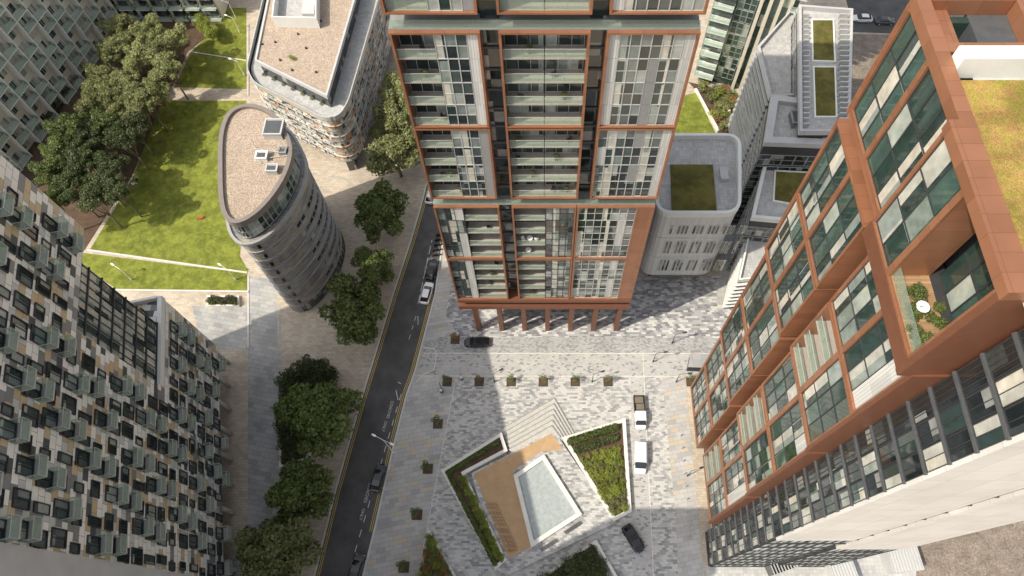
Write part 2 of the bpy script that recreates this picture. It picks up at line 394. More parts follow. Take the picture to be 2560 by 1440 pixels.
def treemesh(mat,var,n=7000,size=.25,R=5.,nb=20,zc=7.):
    key=(mat,var)
    if key in TREES: return TREES[key]
    r=random.Random(var*13+5)
    bl=[(0,0,zc,R*.6)]
    for i in range(nb):
        a=r.random()*6.283; q=R*(.42+.38*r.random()); bl.append((q*math.cos(a),q*math.sin(a),zc-R*.25+R*.8*r.random(),R*(.17+.17*r.random())))
    for i in range(7):
        a=r.random()*6.283; q=R*.38*r.random(); bl.append((q*math.cos(a),q*math.sin(a),zc+R*.52,R*.22))
    cm=leafmesh('crown',mat,bl,n,size,var+5)
    t=MB(); t.tube((0,0,0),(0,0,zc*.45),.28,.2); 
    for i in range(6):
        a=i*1.05+r.random(); e=(R*.5*math.cos(a),R*.5*math.sin(a),zc+r.random())
        t.tube((0,0,zc*.42),e,.14,.04,6)
    TREES[key]=(cm,t.mesh('trunk',['bark'],smooth=True)); return TREES[key]
def tree(px,py,rpx,label,mat='leaf',var=0,group=None,name='street_tree',zc=7.,cat='tree',n=7000,rm=None):
    x,y=G(px,py,zc); d=ray(px,py); t=(H-zc)/-d[2]; R=rm or rpx*t/FPX
    cm,tm=treemesh(mat,var,n=n); s=R/5.
    o=thing(name,label,cat,(x,y,0),group,rz=rnd()*6.28)
    inst('trunk',tm,o,(0,0,0),0,(s,s,zc/7*1.0)); inst('crown',cm,o,(0,0,zc-7*s*.95),0,(s*(.94+.12*rnd()),s*(.94+.12*rnd()),s*.95))
    return o
BUSH={}
def bushmesh(mat,var):
    if (mat,var) in BUSH: return BUSH[(mat,var)]
    r=random.Random(var); bl=[(0,0,.35,.42)]+[(.35*math.cos(a),.35*math.sin(a),.3+.2*r.random(),.28) for a in (0.3,1.7,2.9,4.4,5.5)]
    BUSH[(mat,var)]=leafmesh('shrub_foliage',mat,bl,420,.075,var+40); return BUSH[(mat,var)]
def bush(x,y,z,s,mat,label,group,name='shrub',cat='shrub'):
    o=inst(name,bushmesh(mat,random.randrange(3)),None,(x,y,z),rnd()*6.28,(s*(.85+.3*rnd()),s*(.85+.3*rnd()),s*(.8+.5*rnd())))
    return tag(o,label,cat,group)
def inpoly(x,y,p):
    c=False; n=len(p)
    for i in range(n):
        a,b=p[i],p[i-1]
        if (a[1]>y)!=(b[1]>y) and x<(b[0]-a[0])*(y-a[1])/(b[1]-a[1])+a[0]: c=not c
    return c
def scatter(p,n,md=.5):
    xs=[q[0] for q in p]; ys=[q[1] for q in p]; out=[]; tr=0
    while len(out)<n and tr<n*40:
        tr+=1; x=min(xs)+rnd()*(max(xs)-min(xs)); y=min(ys)+rnd()*(max(ys)-min(ys))
        if inpoly(x,y,p) and all((x-a)**2+(y-b)**2>md*md for a,b in out): out.append((x,y))
    return out
def P(pts,z=0): return [G(a,b,z) for a,b in pts]
def strip(mb,pts,w,z0,z1,mi=0,world=False,z=0):
    q=pts if world else P(pts,z)
    for a,b in zip(q,q[1:]):
        a,b=Vector(a),Vector(b); d=(b-a).normalized()*1.0; n=Vector((-d.y,d.x))*w/2
        mb.prism([tuple(a-n),tuple(b-n),tuple(b+n),tuple(a+n)],z0,z1,mi)
    return mb
# ================================================================ GROUND
gm=MB(); gm.sheet([(-1500,-600),(1500,-600),(1500,2500),(-1500,2500)],0); struct('ground',gm,'ground')
def sheet(name,pts,z,mat,kind='structure'):
    m=MB(); m.sheet(P(pts),z); o=m.build(name,mat); o['kind']=kind; return o
sheet('pavement',[(480,765),(622,765),(622,690),(692,700),(702,1440),(712,1560),(560,1560),(545,1440),(620,1340),(620,873),(545,873),(500,850)],.010,'slab')
road_l=[(760,1560),(785,1445),(838,1230),(903,1000),(940,880),(985,730),(1028,600),(1057,500),(1085,380),(1130,200),(1180,0)]
road_r=[(1270,0),(1210,200),(1150,420),(1130,500),(1108,600),(1088,735),(1058,850),(1037,930),(1017,985),(985,1110),(935,1330),(905,1450),(880,1560)]
sheet('road',road_l+road_r,.020,'asphalt')
sheet('pavement',[(1085,735),(1108,600),(1130,500),(1160,500),(1160,770),(1150,830),(1100,850),(1090,870),(1058,870),(1050,860)],.012,'slab2')
sheet('pavement',[(1037,935),(1140,945),(1045,1440),(1020,1560),(880,1560),(905,1450),(935,1330),(985,1110),(1017,985)],.012,'slab2')
sheet('plaza',[(1140,945),(1600,940),(1700,940),(1720,1040),(1760,1440),(1790,1600),(1000,1600),(1045,1440)],.014,'mosaic')
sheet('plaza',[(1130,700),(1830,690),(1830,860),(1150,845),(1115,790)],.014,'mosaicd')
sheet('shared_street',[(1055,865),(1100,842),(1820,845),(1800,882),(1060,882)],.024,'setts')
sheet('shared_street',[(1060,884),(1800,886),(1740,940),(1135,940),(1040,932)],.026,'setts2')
sheet('shared_street',[(1578,945),(1608,945),(1634,1445),(1650,1600),(1590,1600),(1580,1400)],.026,'setts2')
sheet('pavement',[(1655,945),(1712,945),(1760,1440),(1780,1600),(1700,1600),(1690,1300)],.024,'slab2')
sheet('pavement',[(1765,1415),(2330,1360),(2330,1600),(1765,1600)],.030,'roofpave')
sheet('building_plot',[(2290,1370),(2700,1180),(3200,1300),(2800,1700),(2290,1600)],.034,'dirt')
sheet('road',[(2100,-60),(2700,-60),(2700,95),(2480,95),(2130,80),(2120,20)],.020,'asphalt')
sheet('courtyard',[(2120,85),(2420,90),(2420,300),(2110,300)],.022,'dirt')
sheet('paved_yard',[(1840,345),(2500,345),(2300,760),(1790,760)],.018,'roofpave')
# lawns
sheet('lawn_soil',[(190,40),(575,5),(560,60),(470,130),(415,250),(330,440),(215,620),(200,640),(-20,560),(-40,320),(190,200)],.020,'soil')
sheet('lawn',[(560,20),(616,20),(616,223),(436,218),(478,130),(540,70)],.030,'grass')
sheet('lawn',[(405,252),(616,252),(616,420),(600,640),(622,680),(225,624),(330,450),(372,340)],.030,'grass')
sheet('lawn',[(205,632),(618,683),(618,727),(290,722),(200,660)],.030,'grass')
sheet('path',[(436,222),(616,226),(616,250),(405,248)],.034,'ground')
m=MB(); strip(m,[(218,625),(618,682)],.35,.0,.15); strip(m,[(290,726),(622,730)],.35,0,.3); strip(m,[(478,130),(616,152)],.25,0,.15); strip(m,[(621,60),(621,240)],.2,0,.2)
strip(m,[(621,690),(621,870)],.25,0,.12)
struct('stone_edging',m,'edge')
m=MB()
for a,b in (((640,300),(905,420)),((700,760),(700,1000)),((620,873),(545,873)),((760,430),(880,450)),((870,640),(960,700))): strip(m,[a,b],.25,0,.016)
struct('stone_edging',m,'slab')
# kerbs and markings
m=MB(); strip(m,road_l,.3,.0,.13); struct('kerb',m,'kerb')
m=MB(); strip(m,road_r[2:],.3,.0,.13); struct('kerb',m,'kerb')
m=MB(); strip(m,[(1060,883),(1800,884)],.2,0,.04); strip(m,[(1045,940),(1600,941),(1700,942)],.18,0,.04); strip(m,[(1607,883),(1610,945),(1634,1445)],.15,0,.045)
strip(m,[(1140,945),(1045,1440)],.15,0,.04); strip(m,[(1058,868),(1085,872),(1092,885),(1085,925),(1060,935),(1040,955)],.2,0,.045); struct('stone_edging',m,'edge')
def lineoff(pts,o):
    q=P(pts); out=[]
    for i,a in enumerate(q):
        b=q[min(i+1,len(q)-1)]; c=q[max(i-1,0)]; d=(Vector(b)-Vector(c)).normalized(); out.append((a[0]-d.y*o,a[1]+d.x*o))
    return out
m=MB()
for o in (-.45,-.75): strip(m,lineoff(road_l,o),.1,.0,.028,world=True)
rr=road_r[5:11]
for o in (-.45,-.75): strip(m,lineoff(rr,o),.1,0,.028,world=True)
struct('road_marking',m,'yellow')
m=MB()
def dashes(a,b,dash,gap,w):
    a,b=Vector(G(*a)),Vector(G(*b)); L=(b-a).length; d=(b-a)/L; t=0
    while t<L: strip(m,[tuple(a+d*t),tuple(a+d*min(L,t+dash))],w,0,.029,world=True); t+=dash+gap
dashes((1003,985),(870,1440),1.2,1.2,.12); dashes((1045,760),(1080,600),2.0,.8,.12); dashes((1040,790),(1022,850),1.,1.,.1)
for a,b in (((1003,960),(995,955)),((1045,790),(1045,812)),((995,1000),(990,975))): strip(m,[a,b],.12,0,.0295)
struct('road_marking',m,'whitep')
def roadtext(txt,px,py,size,ang):
    cu=bpy.data.curves.new('t','FONT'); cu.body=txt; cu.size=size; cu.align_x='CENTER'; cu.align_y='CENTER'
    to=bpy.data.objects.new('t',cu); C.objects.link(to); dg=bpy.context.evaluated_depsgraph_get(); me=bpy.data.meshes.new_from_object(to.evaluated_get(dg)); bpy.data.objects.remove(to)
    me.materials.clear(); me.materials.append(MT['whitep']); x,y=G(px,py)
    o=inst('road_marking',me,None,(x,y,.032),ang); o['kind']='structure'
ra=math.radians(-90-9)
for px,py,t in ((975,1024,'COACHES'),(961,1066,'ONLY'),(919,1232,'COACHES'),(905,1286,'ONLY')): roadtext(t,px,py,.72,ra)
# ================================================================ facade zones
def win_zone(F,U,wall,ua,ub,z0,z1,nf,cw,frame='alu',cols=None,gl='glass',dd=0,nr=2):
    n=max(1,round((ub-ua)/cw)); w=(ub-ua)/n; h=(z1-z0)/nf
    wall.fb(F,ua,ub,-2.3,dd-.02,z0,z1)
    for c in range(n):
        sty=(cols[c%len(cols)] if cols else 'g')
        for k in range(nf):
            s=sty
            if s in 'wm' and rnd()<.2: s='g'
            if s in 'gc': U.add('window',F,ua+c*w,dd-.02,z0+k*h,(round(w,3),round(h,3),1,nr,frame,gl if s=='g' else 'glassc'),b_window)
            else: U.add('wall_panel',F,ua+c*w,dd-.02,z0+k*h,(round(w,3),round(h,3),'ribwhite' if s=='w' else 'midgrey'),b_panel)
def balc_zone(F,U,wall,ua,ub,z0,z1,nf,dep=1.8,slab='slabedge',gl='glass',frame='alu',d=0):
    h=(z1-z0)/nf; w=ub-ua
    wall.fb(F,ua,ub,-dep-.6,-dep-.05,z0,z1)
    for k in range(nf):
        U.add('balcony',F,ua,d,z0+k*h+.02,(round(w,3),dep+d,slab),b_balc_in)
        U.add('window',F,ua+.1,-dep-.05,z0+k*h+.05,(round(w-.2,3),round(h-.35,3),max(2,int(w/1.1)),1,frame,gl),b_window)
def frame(F,root,u0,u1,z0,z1,t=.45,d0=-2.2,d1=.55,name='copper_frame',mat='copper'):
    m=MB(); m.fb(F,u0,u0+t,d0,d1,z0,z1).fb(F,u1-t,u1,d0,d1,z0,z1).fb(F,u0+t,u1-t,d0,d1,z0,z0+t*.8).fb(F,u0+t,u1-t,d0,d1,z1-t*.8,z1)
    return m.build(name,mat,root)
# ================================================================ CENTRAL TOWER
FT=Fac(0,52,0)
tw=thing('tower_block','tall copper-framed apartment tower standing on bronze columns in the centre','building',(0,62,0))
U=Units(tw)
wall=MB(); wall.box(-14.7,54.6,10.5,15.,74,101)
mods=[(14.2,28.2,4),(28.4,42.6,4),(44.6,58.6,4),(58.8,72.6,4),(74.8,88.6,4),(88.8,101,4)]
for i,(z0,z1,nf) in enumerate(mods):
    low=i<2
    bays=[(-15,-6.1),(-4.4,4.4),(4.5,12.9)] if low else [(-15,-6.2),(-4.4,4.5),(6.1,15.1)]
    for j,(a,b) in enumerate(bays):
        frame(FT,tw,a,b,z0,z1,t=.25,d1=.34)
        a+=.26;b-=.26; za,zb=z0+.21,z1-.21
        if low:
            if j==0: win_zone(FT,U,wall,a,a+3.6,za,zb,nf,1.2,'charcoal','gcw','glass'); balc_zone(FT,U,wall,a+3.65,b,za,zb,nf,gl='glassd')
            elif j==1: balc_zone(FT,U,wall,a,a+4.3,za,zb,nf,gl='glassd'); win_zone(FT,U,wall,a+4.35,b,za,zb,nf,1.1,'charcoal','gcgg')
            else: win_zone(FT,U,wall,a,b,za,zb,nf,1.1,'alu','cggcgwgc')
        else:
            if j==0: balc_zone(FT,U,wall,a,a+3.9,za,zb,nf,gl='glassd'); win_zone(FT,U,wall,a+3.95,b,za,zb,nf,1.1,'alu','cggw' if i%2 else 'gcgm')
            elif j==1: balc_zone(FT,U,wall,a,(a+b)/2-.03,za,zb,nf,gl='glass'); balc_zone(FT,U,wall,(a+b)/2+.03,b,za,zb,nf,gl='glass')
            else: win_zone(FT,U,wall,a,b,za,zb,nf,1.05,'alu','wcggmcgw')
cp=MB(); cp.fb(FT,12.9,15.05,-2.2,.3,14.2,42.6); cp.build('copper_panel','copper',tw)
for z0,z1 in ((42.6,44.6),(72.6,74.8)):
    MB().fb(FT,-15,15.1,-2.4,-.1,z0,z0+.15).build('floor_slab','midgrey',tw)
    MB().fb(FT,-14.9,15,-.18,-.14,z0+.15,z0+1.15).build('glass_railing','rail',tw)
    for k in range(10): U.add('window',FT,-14.6+k*2.95,-2.3,z0+.2,(2.9,1.7,2,1,'charcoal','glassd'),b_window)
for n_,(a,b) in enumerate(((-6.2,-4.4),(4.5,6.1))):
    z_lo=14 if n_==0 else 44.6
    MB().fb(FT,a,b,-2.25,-1.5,z_lo,101).build('stair_glazing','glassd',tw)
    for z in range(int(z_lo)+1,100,3): MB().fb(FT,a,b,-2.2,-1.35,z,z+.3).build('spandrel','darkwall',tw)
wall.build('wall','darkwall',tw)
b=MB(); b.fb(FT,-15,15.1,-20,.4,10.4,11.6).fb(FT,-14.7,14.8,-2.2,-.3,11.6,13.3).fb(FT,-15,15.1,-2.2,.5,13.3,14.2); b.build('base_beam','copperd',tw)
for k in range(7):
    x=-12.4+4.35*k
    for yy in (51.9,58.5): MB().box(x-.42,yy,0,x+.42,yy+1.3,10.4).build('column','copperd',tw)
MB().box(-13.5,61,0,13.5,61.2,10.4).build('lobby_glazing','glassd',tw)
MB().box(-15,52,101,15.1,74,101.5).build('roof','greymetal',tw)
U.flush()
def chair_mesh(mt='whitepaint'):
    m=MB(); m.box(-.25,-.25,.4,.25,.25,.46); m.box(-.25,.2,.46,.25,.26,.9)
    for x in (-.22,.18):
        for y in (-.22,.18): m.box(x,y,0,x+.04,y+.04,.4)
    return m.mesh('chair',[mt])
def table_mesh():
    m=MB(); ring=[(.45*math.cos(a*.524),.45*math.sin(a*.524)) for a in range(12)]; m.prism(ring,.7,.74); m.tube((0,0,0),(0,0,.7),.04,.04,6); m.prism([(x*.5,y*.5) for x,y in ring],0,.03)
    return m.mesh('table',['whitepaint'])
cm_,tm_=chair_mesh(),table_mesh(); cd_=chair_mesh('charcoal')
def floorz(i,k): z0,z1,nf=mods[i]; return z0+.21+k*(z1-z0-.42)/nf+.03
tag(inst('chair',cm_,None,(-3.1,52.8,floorz(1,1)),.5),'left white chair on a lower balcony of the central tower','chair','white balcony chairs')
tag(inst('chair',cm_,None,(-1.1,52.8,floorz(1,1)),2.5),'right white chair on a lower balcony of the central tower','chair','white balcony chairs')
tag(inst('table',tm_,None,(-2.1,52.8,floorz(1,1)),0),'small round white table between two chairs on a tower balcony','table')
tag(inst('table',tm_,None,(-2.4,52.8,floorz(1,0)),0),'small round white table on the balcony below the pair of white chairs','table')
for i,k,u in ((2,0,1.2),(2,0,2.1),(2,2,-3.2),(2,3,3.0),(3,0,-11.5),(3,1,-2.5),(3,2,1.0),(2,1,-13.0),(3,3,-12.2),(0,1,-9.0),(0,3,-7.5),(1,2,-8.0)):
    tag(inst('chair',cd_,None,(u,52.8,floorz(i,k)),rnd()*6),'small dark chair standing on a balcony of the central tower','chair','dark balcony chairs')
potm=MB().tube((0,0,0),(0,0,.45),.16,.22,10).mesh('pot',['charcoal'])
for i,k,u in ((2,1,-1.5),(2,2,1.5),(2,3,-3),(3,1,2.2),(2,1,-12.),(2,0,-11.),(3,2,-12.5),(0,2,-8.5),(0,0,-2.0),(2,0,3.0),(3,3,-1.5)):
    t=thing('potted_plant','small potted plant standing on a balcony of the central tower','plant',(u,52.7,floorz(i,k)),'potted plants on the central tower'); inst('pot',potm,t); inst('foliage',bushmesh('leaf',0),t,(0,0,.4),0,(.7,.7,.9))
# ================================================================ RIGHT BUILDING
XR=25.8; YR=37.4
FR=Fac(XR,YR,-math.pi/2)
rb=thing('apartment_building','copper-framed apartment block with stacked glazed tiers and sedum roof on the right','building',(36,22,0))
U=Units(rb); wall=MB()
tiers=[((9.5,20.5),(20.8,31.6)),((33.0,43.9),(44.2,54.9)),((56.2,66.3),(66.6,76.6)),((78.0,88.0),)]
for ti,tr in enumerate(tiers):
    FF=Fac(XR-.42*ti,YR,-math.pi/2)
    for mi,(z0,z1) in enumerate(tr):
        if ti<3: bays=[(0,5.1,'w',.8),(5.1,10.2,'w',.8),(11.4,16.2,'b' if mi==0 else 'w',-.1),(16.2,21.6,'w' if mi==0 else 'w2',-.1)]
        else: bays=[(0,4.9,'w',-.1),(4.9,10.3,'w',-.1),(10.5,14.9,'w',.45),(14.9,21.3,'o',.45)]
        for j,(a,b,k,pd) in enumerate(bays):
            frame(FF,rb,a,b,z0,z1,t=.25,d1=pd+.26)
            a+=.26;b-=.26;za,zb=z0+.21,z1-.21
            if k=='w': win_zone(FF,U,wall,a,b,za,zb,3,1.6,'charcoal',('gcg','ggc','cgg')[(mi+j+ti)%3],'glassg',dd=pd,nr=1)
            elif k=='w2': win_zone(FF,U,wall,a,b,za,zb,3,1.6,'charcoal','gcw','glassg',dd=pd,nr=1)
            elif k=='b': balc_zone(FF,U,wall,a,b,za,zb,3,2.0,'slabedge','glassc',d=0)
            else:
                wall.fb(FF,a,b,-3.2,-2.9,za,zb)
                MB().fb(FF,a,b,-2.9,pd,za-.1,za+.05).build('balcony_deck','timber',rb); MB().fb(FF,a,b,pd-.1,pd-.05,za+.05,za+1.2).build('glass_railing','rail',rb)
                for q in range(4):
                    for k2 in range(3): U.add('window',FF,a+.02+q*1.46,-2.9,za+.1+k2*3.15,(1.44,3.1,1,1,'charcoal','glassg'),b_window)
    za,zb=tr[0][0],tr[-1][1]
    if ti<3:
        MB().fb(FF,21.6,21.95,-2.6,.3,za-.5,zb).build('copper_cheek','copperd',rb)
        MB().fb(FF,11.4,21.6,-2.4,.1,za-.5,za-.05).build('copper_soffit','copper',rb); MB().fb(FF,0,10.2,-2.4,.95,za-.5,za-.05).build('copper_soffit','copper',rb)
        MB().fb(FF,10.2,11.4,-2.6,-1.6,za,zb).build('slot_glazing','glassd',rb)
        MB().fb(FF,.3,21.6,-2.9,-1.7,zb,zb+1.7).build('recess_wall','charcoal',rb)
    else:
        MB().fb(FF,21.3,21.8,-3.2,.8,za-1.6,zb-.03).build('copper_cheek','copperd',rb); MB().fb(FF,10.5,21.3,-2.6,.75,za-1.6,za-.05).build('copper_soffit','copperd',rb)
        MB().fb(FF,0,10.45,-2.6,.1,za-.6,za-.05).build('copper_soffit','copper',rb)
    MB().fb(FF,-.3,0,-2.6,.95 if ti<3 else .2,za-.5,zb-.03).build('copper_cheek','copper',rb)
wall.box(XR+2.5,10.3,.0,46,37.2,87.6)
wall.build('wall','darkwall',rb)
for k in range(9): U.add('window',FR,.3+k*2.4,-2.4,.2,(2.3,8.2,2,3,'charcoal','glassd'),b_window)
MB().fb(FR,0,21.9,-3,-2.42,0,9.4).build('base_wall','darkwall',rb)
for k in range(27):
    z=.3+k*3.22
    for q in range(2): U.add('window',FR,23.9+q*1.7,-1.2,z+.25,(1.6,2.75,2,1,'charcoal','glassc' if (k+q)%2 else 'glassd'),b_window)
    U.add('window',FR,22.05,-1.2,z+.25,(1.7,2.75,4,1,'charcoal','glassd'),b_window)
    MB().fb(FR,21.95,27.3,-1.2,-1.0,z-.1,z+.15).build('spandrel','darkwall',rb)
sw=MB(); sw.fb(FR,21.95,27.3,-2.4,-1.22,0,87.6); sw.build('dark_cladding','charcoal',rb)
FS=Fac(XR+1.2,10.1,0)
MB().fb(FS,0,8.9,-.3,.25,36,87.9).build('white_wall','whitewall',rb); MB().fb(FS,10.4,19,-.3,.25,27,87.9).build('white_wall','whitewall',rb)
ds=MB(); ds.fb(FS,8.9,10.4,-.4,-.1,3,87.9); ds.build('window_slot','glassd',rb)
for z in range(6,88,4): MB().fb(FS,8.9,10.4,-.1,-.02,z,z+.3).build('transom','charcoal',rb)
for k in range(9):
    for q in range(4): U.add('window',FS,.1+q*2.2,.05,.6+k*3.9,(2.1,3.6,2,1,'charcoal','glassg'),b_window)
    if k<6:
        for q in range(4): U.add('window',FS,10.5+q*2.1,.05,.6+k*4.35,(2.0,4.0,2,1,'charcoal','glass'),b_window)
MB().fb(FS,0,8.9,-.3,.04,0,36).build('base_wall','charcoal',rb); MB().fb(FS,10.4,19,-.3,.04,0,27).build('base_wall','charcoal',rb)
U.flush()
# roof
MB().box(XR-.6,10.2,87.6,46,32.2,88.0).build('roof_slab','concrete',rb)
MB().box(XR-.5,11,88.0,45,30.6,88.25).build('sedum_roof','sedum',rb)
zt=88.8
FF=Fac(XR-1.26,YR,-math.pi/2)
MB().fb(FF,-.3,10.4,-.75,.18,87.98,zt).build('copper_parapet','copper',rb); MB().fb(FF,10.4,21.8,-.75,.8,87.98,zt).build('copper_parapet','copper',rb)
MB().box(XR-.5,32.4,87.6,XR+6.2,33.2,zt).build('copper_parapet','copper',rb); MB().box(XR+5.1,33.25,87.6,XR+6.2,37.7,zt).build('copper_parapet','copper',rb); MB().box(XR-.5,37.0,87.6,XR+5.05,37.7,zt).build('copper_parapet','copper',rb)
MB().box(XR+6.25,30.7,80,46,37.7,88.3).build('roof_slab','concrete',rb)
MB().box(XR-.45,31.0,88,XR+6,32.1,89.6).build('roof_upstand','white',rb)
MB().box(XR+6.3,31.0,88.3,45,37.2,88.5).build('sedum_roof','sedum',rb)
MB().box(XR+4.2,33.4,77,XR+5.05,36.9,87.55).build('courtyard_glazing','glassg',rb)
MB().box(XR+.9,36.3,77,XR+4.2,36.88,87.55).build('courtyard_glazing','glassg',rb)
for i in range(26):
    bush(XR-1.5+rnd()*2.6,16.6+rnd()*.9 if i%2 else 17+rnd()*4.3,78.3,.45+rnd()*.5,'leaf','green potted plant on the top corner balcony of the copper block','balcony potted plants','potted_plant','plant')
tag(inst('table',tm_,None,(XR-.6,19.5,78.28),0),'small white table on the planted top corner balcony of the copper block','table')
# ================================================================ LEFT BUILDING
p0=Vector(G(560,1440,6)); p1=Vector(G(545,868,6)); dv=(p1-p0).normalized(); la=math.atan2(dv.y,dv.x)
FL=Fac(p0.x,p0.y,la); LL=(p1-p0).length
lbd=thing('apartment_building','mosaic-panelled apartment block with rows of glass balconies on the left','building',(p0.x-15,p0.y+15,0))
U=Units(lbd); HL=63; US=-.9
wm=MB(); wm.fb(FL,US,LL-14.5,-30,0,6,HL); wm.fb(FL,LL-14.5,LL,-30,0,6,26); wm.fb(FL,LL-14.5,LL,-30,0,46,HL); wm.build('wall','leftwall',lbd)
MB().fb(FL,LL-14.5,LL-4.5,-29,-.5,26.01,45.99).build('stair_glazing','glassc',lbd); MB().fb(FL,LL-4.5,LL-.5,-29,-7,26.01,45.99).build('stair_glazing','glassg',lbd)
for k in range(7): MB().fb(FL,LL-14.5,LL-4.4,-.5,-.3,26.6+k*2.85,26.8+k*2.85).build('transom','charcoal',lbd)
for k in range(9): MB().fb(FL,LL-14.4+k*1.2,LL-14.32+k*1.2,-.5,-.38,26,46).build('mullion','charcoal',lbd)
MB().fb(FL,LL-14.5,LL+.1,-.5,.15,25.4,26.6).build('white_fascia','white',lbd); MB().fb(FL,LL-.3,LL+.1,-9,-.5,25.4,26.9).build('white_fascia','white',lbd)
gw=MB(); gw.fb(FL,-30,US,-30,.5,0,HL+4); gw.build('grey_wall','grey',lbd)
rr_=MB(); rr_.fb(FL,US,LL,-30,0,HL,HL+1); rr_.build('roof','concrete',lbd)
bw=MB(); bw.fb(FL,-2,LL-2,-28,-4,0,6); bw.build('lobby_wall','darkwall',lbd)
for k in range(9):
    x,y,_=FL.pt(1.5+k*(LL-2.2)/8,-.6,0); MB().tube((x,y,0),(x,y,6),.38,.38,14).build('column','concrete',lbd,True)
rl=random.Random(5); bwid=2.9; nb_=int((LL-US)/bwid)
for k in range(19):
    z=6.1+k*3.0
    for c in range(nb_):
        u=US+.3+c*bwid
        if u>LL-17 and 24.5<z+1.5<47: continue
        off=rl.choice((0,.3,.6)); ww_=rl.choice((1.1,1.7,1.9)); tall=rl.random()<.6
        balc=((c+2*k)%5 in (0,2) and rl.random()<.8)
        if balc: ww_=1.9; tall=True
        U.add('window',FL,u+off,.02,z+(.15 if tall else .8),(ww_,2.4 if tall else 1.6,2 if ww_>1.3 else 1,'charcoal','glass'),b_deepwin)
        if balc: U.add('balcony',FL,u+off-.1,0,z,(2.1,1.3,'concrete'),b_balc_out)
U.flush()
for k in range(9):
    x,y,_=FL.pt(LL-1-rnd()*3,-1.5-rnd()*4,0); bush(x,y,26.0,.9,'leafk','dark shrub in the small white-walled roof terrace','roof terrace shrubs')
# ================================================================ OVAL BUILDING
ov=smooth(P([(548,520),(543,420),(548,330),(575,277),(630,260),(690,283),(728,340),(737,390),(715,455),(668,520),(615,560),(572,562)],31),4)
cx=sum(p[0] for p in ov)/len(ov); cy=sum(p[1] for p in ov)/len(ov)
ob=thing('oval_building','silver-clad oval tower with gravel roof beside the lawn','building',(cx,cy,0))
U=Units(ob)
MB().prism(offset(ov,-.1),0,26.3).build('wall','ovalwall',ob)
for k in range(9): m=MB(); m.ring(offset(ov,-.25),.3,2.9+k*2.9,3.0+k*2.9); m.build('floor_band','greymetal',ob)
MB().prism(offset(ov,.6),26.3,30.2).build('top_floor','glassd',ob)
m=MB(); m.ring(offset(ov,-.7),.45,26.0,26.7); m.build('terrace_parapet','greymetal',ob)
m=MB(); m.ring(offset(ov,-.28),.9,25.95,26.05); m.build('terrace','concrete',ob)
m=MB(); m.prism(offset(ov,.3),30.2,30.9); m.build('roof_slab','rim',ob)
m=MB(); m.ring(offset(ov,.3),.7,30.9,31.5); m.build('roof_rim','rim',ob)
m=MB(); m.sheet(offset(ov,1.01),30.95); m.build('roof_gravel','gravel',ob)
n=len(ov); oo=ov if area(ov)>0 else ov[::-1]
oo=offset(oo,-.1)
for i in range(n):
    a,b=Vector(oo[i]),Vector(oo[(i+1)%n]); L=(b-a).length
    if L<.5: continue
    ang=math.atan2((b-a).y,(b-a).x); F=Fac(a.x,a.y,ang)
    nx,ny=math.sin(ang),-math.cos(ang)
    if nx*(-cx)+ny*(-cy)<0: continue
    for k in range(9):
        if nx>.3 and k<1: U.add('window',F,.05,0,k*3.+.3,(round(L-.1,1),2.5,1,1,'charcoal','glass'),b_window)
        elif nx>.93 and k<8: U.add('window',F,.05,0,k*2.9+.9,(round(L-.1,1),1.2,1,1,'greymetal','glass'),b_window)
        elif .35<nx<.8 and i%5==1: U.add('window',F,L*.2,.02,k*2.9+.9,(round(min(.9,L*.7),1),1.0,1,1,'charcoal','glassd'),b_window)
    U.add('window',Fac(a.x-nx*.68,a.y-ny*.68,ang),.03,0,26.8,(round(L*.9,1),3.2,1,2,'alu','glassg'),b_window)
U.flush()
def roofbox(px,py,z,w,l,h,mat,lab,ang=0,name='roof_plant_box'):
    x,y=G(px,py,z); t=thing(name,lab,'roof plant',(x,y,z),rz=ang)
    m=MB(); m.box(-w/2,-l/2,0,w/2,l/2,h); o=m.mesh('casing',[mat]); inst('casing',o,t)
    m=MB(); 
    for k in range(int(l/.3)): m.box(-w/2-.02,-l/2+.1+k*.3,h*.2,w/2+.02,-l/2+.2+k*.3,h*.8)
    inst('louvre',m.mesh('louvre',['charcoal']),t)
    m=MB(); m.ring([(-w/2-.08,-l/2-.08),(w/2+.08,-l/2-.08),(w/2+.08,l/2+.08),(-w/2-.08,l/2+.08)],.25,h,h+.15); inst('lid',m.mesh('lid',[mat]),t)
    m=MB(); m.box(-w/2+.3,-l/2+.3,h,w/2-.3,l/2-.3,h+.05); inst('grille',m.mesh('grille',['darkwall']),t)
roofbox(690,330,30.95,3,3.2,1.3,'grey','square grey plant box near the top end of the oval roof')
roofbox(658,395,30.95,1.8,1.5,.8,'white','small white plant unit in the middle of the oval roof')
roofbox(684,428,30.95,1.8,1.4,.9,'grey','small grey plant unit at lower right of the oval roof')
roofbox(710,382,30.95,1.2,1.2,.7,'midgrey','smallest plant unit near the right rim of the oval roof')
m=MB(); 
for a,b in (((635,372),(720,385)),((640,400),(725,388)),((645,372),(650,410))):
    A=(*G(*a,31.2),31.3);B=(*G(*b,31.2),31.3); m.tube(A,B,.06,.06,6)
for a in ((640,370),(700,385),(718,385)): A=G(*a,31); m.tube((*A,30.95),(*A,33.5),.05,.04,6)
tag(m.build('pipework','alu'),'thin metal pipes and aerials on the oval gravel roof','pipes')
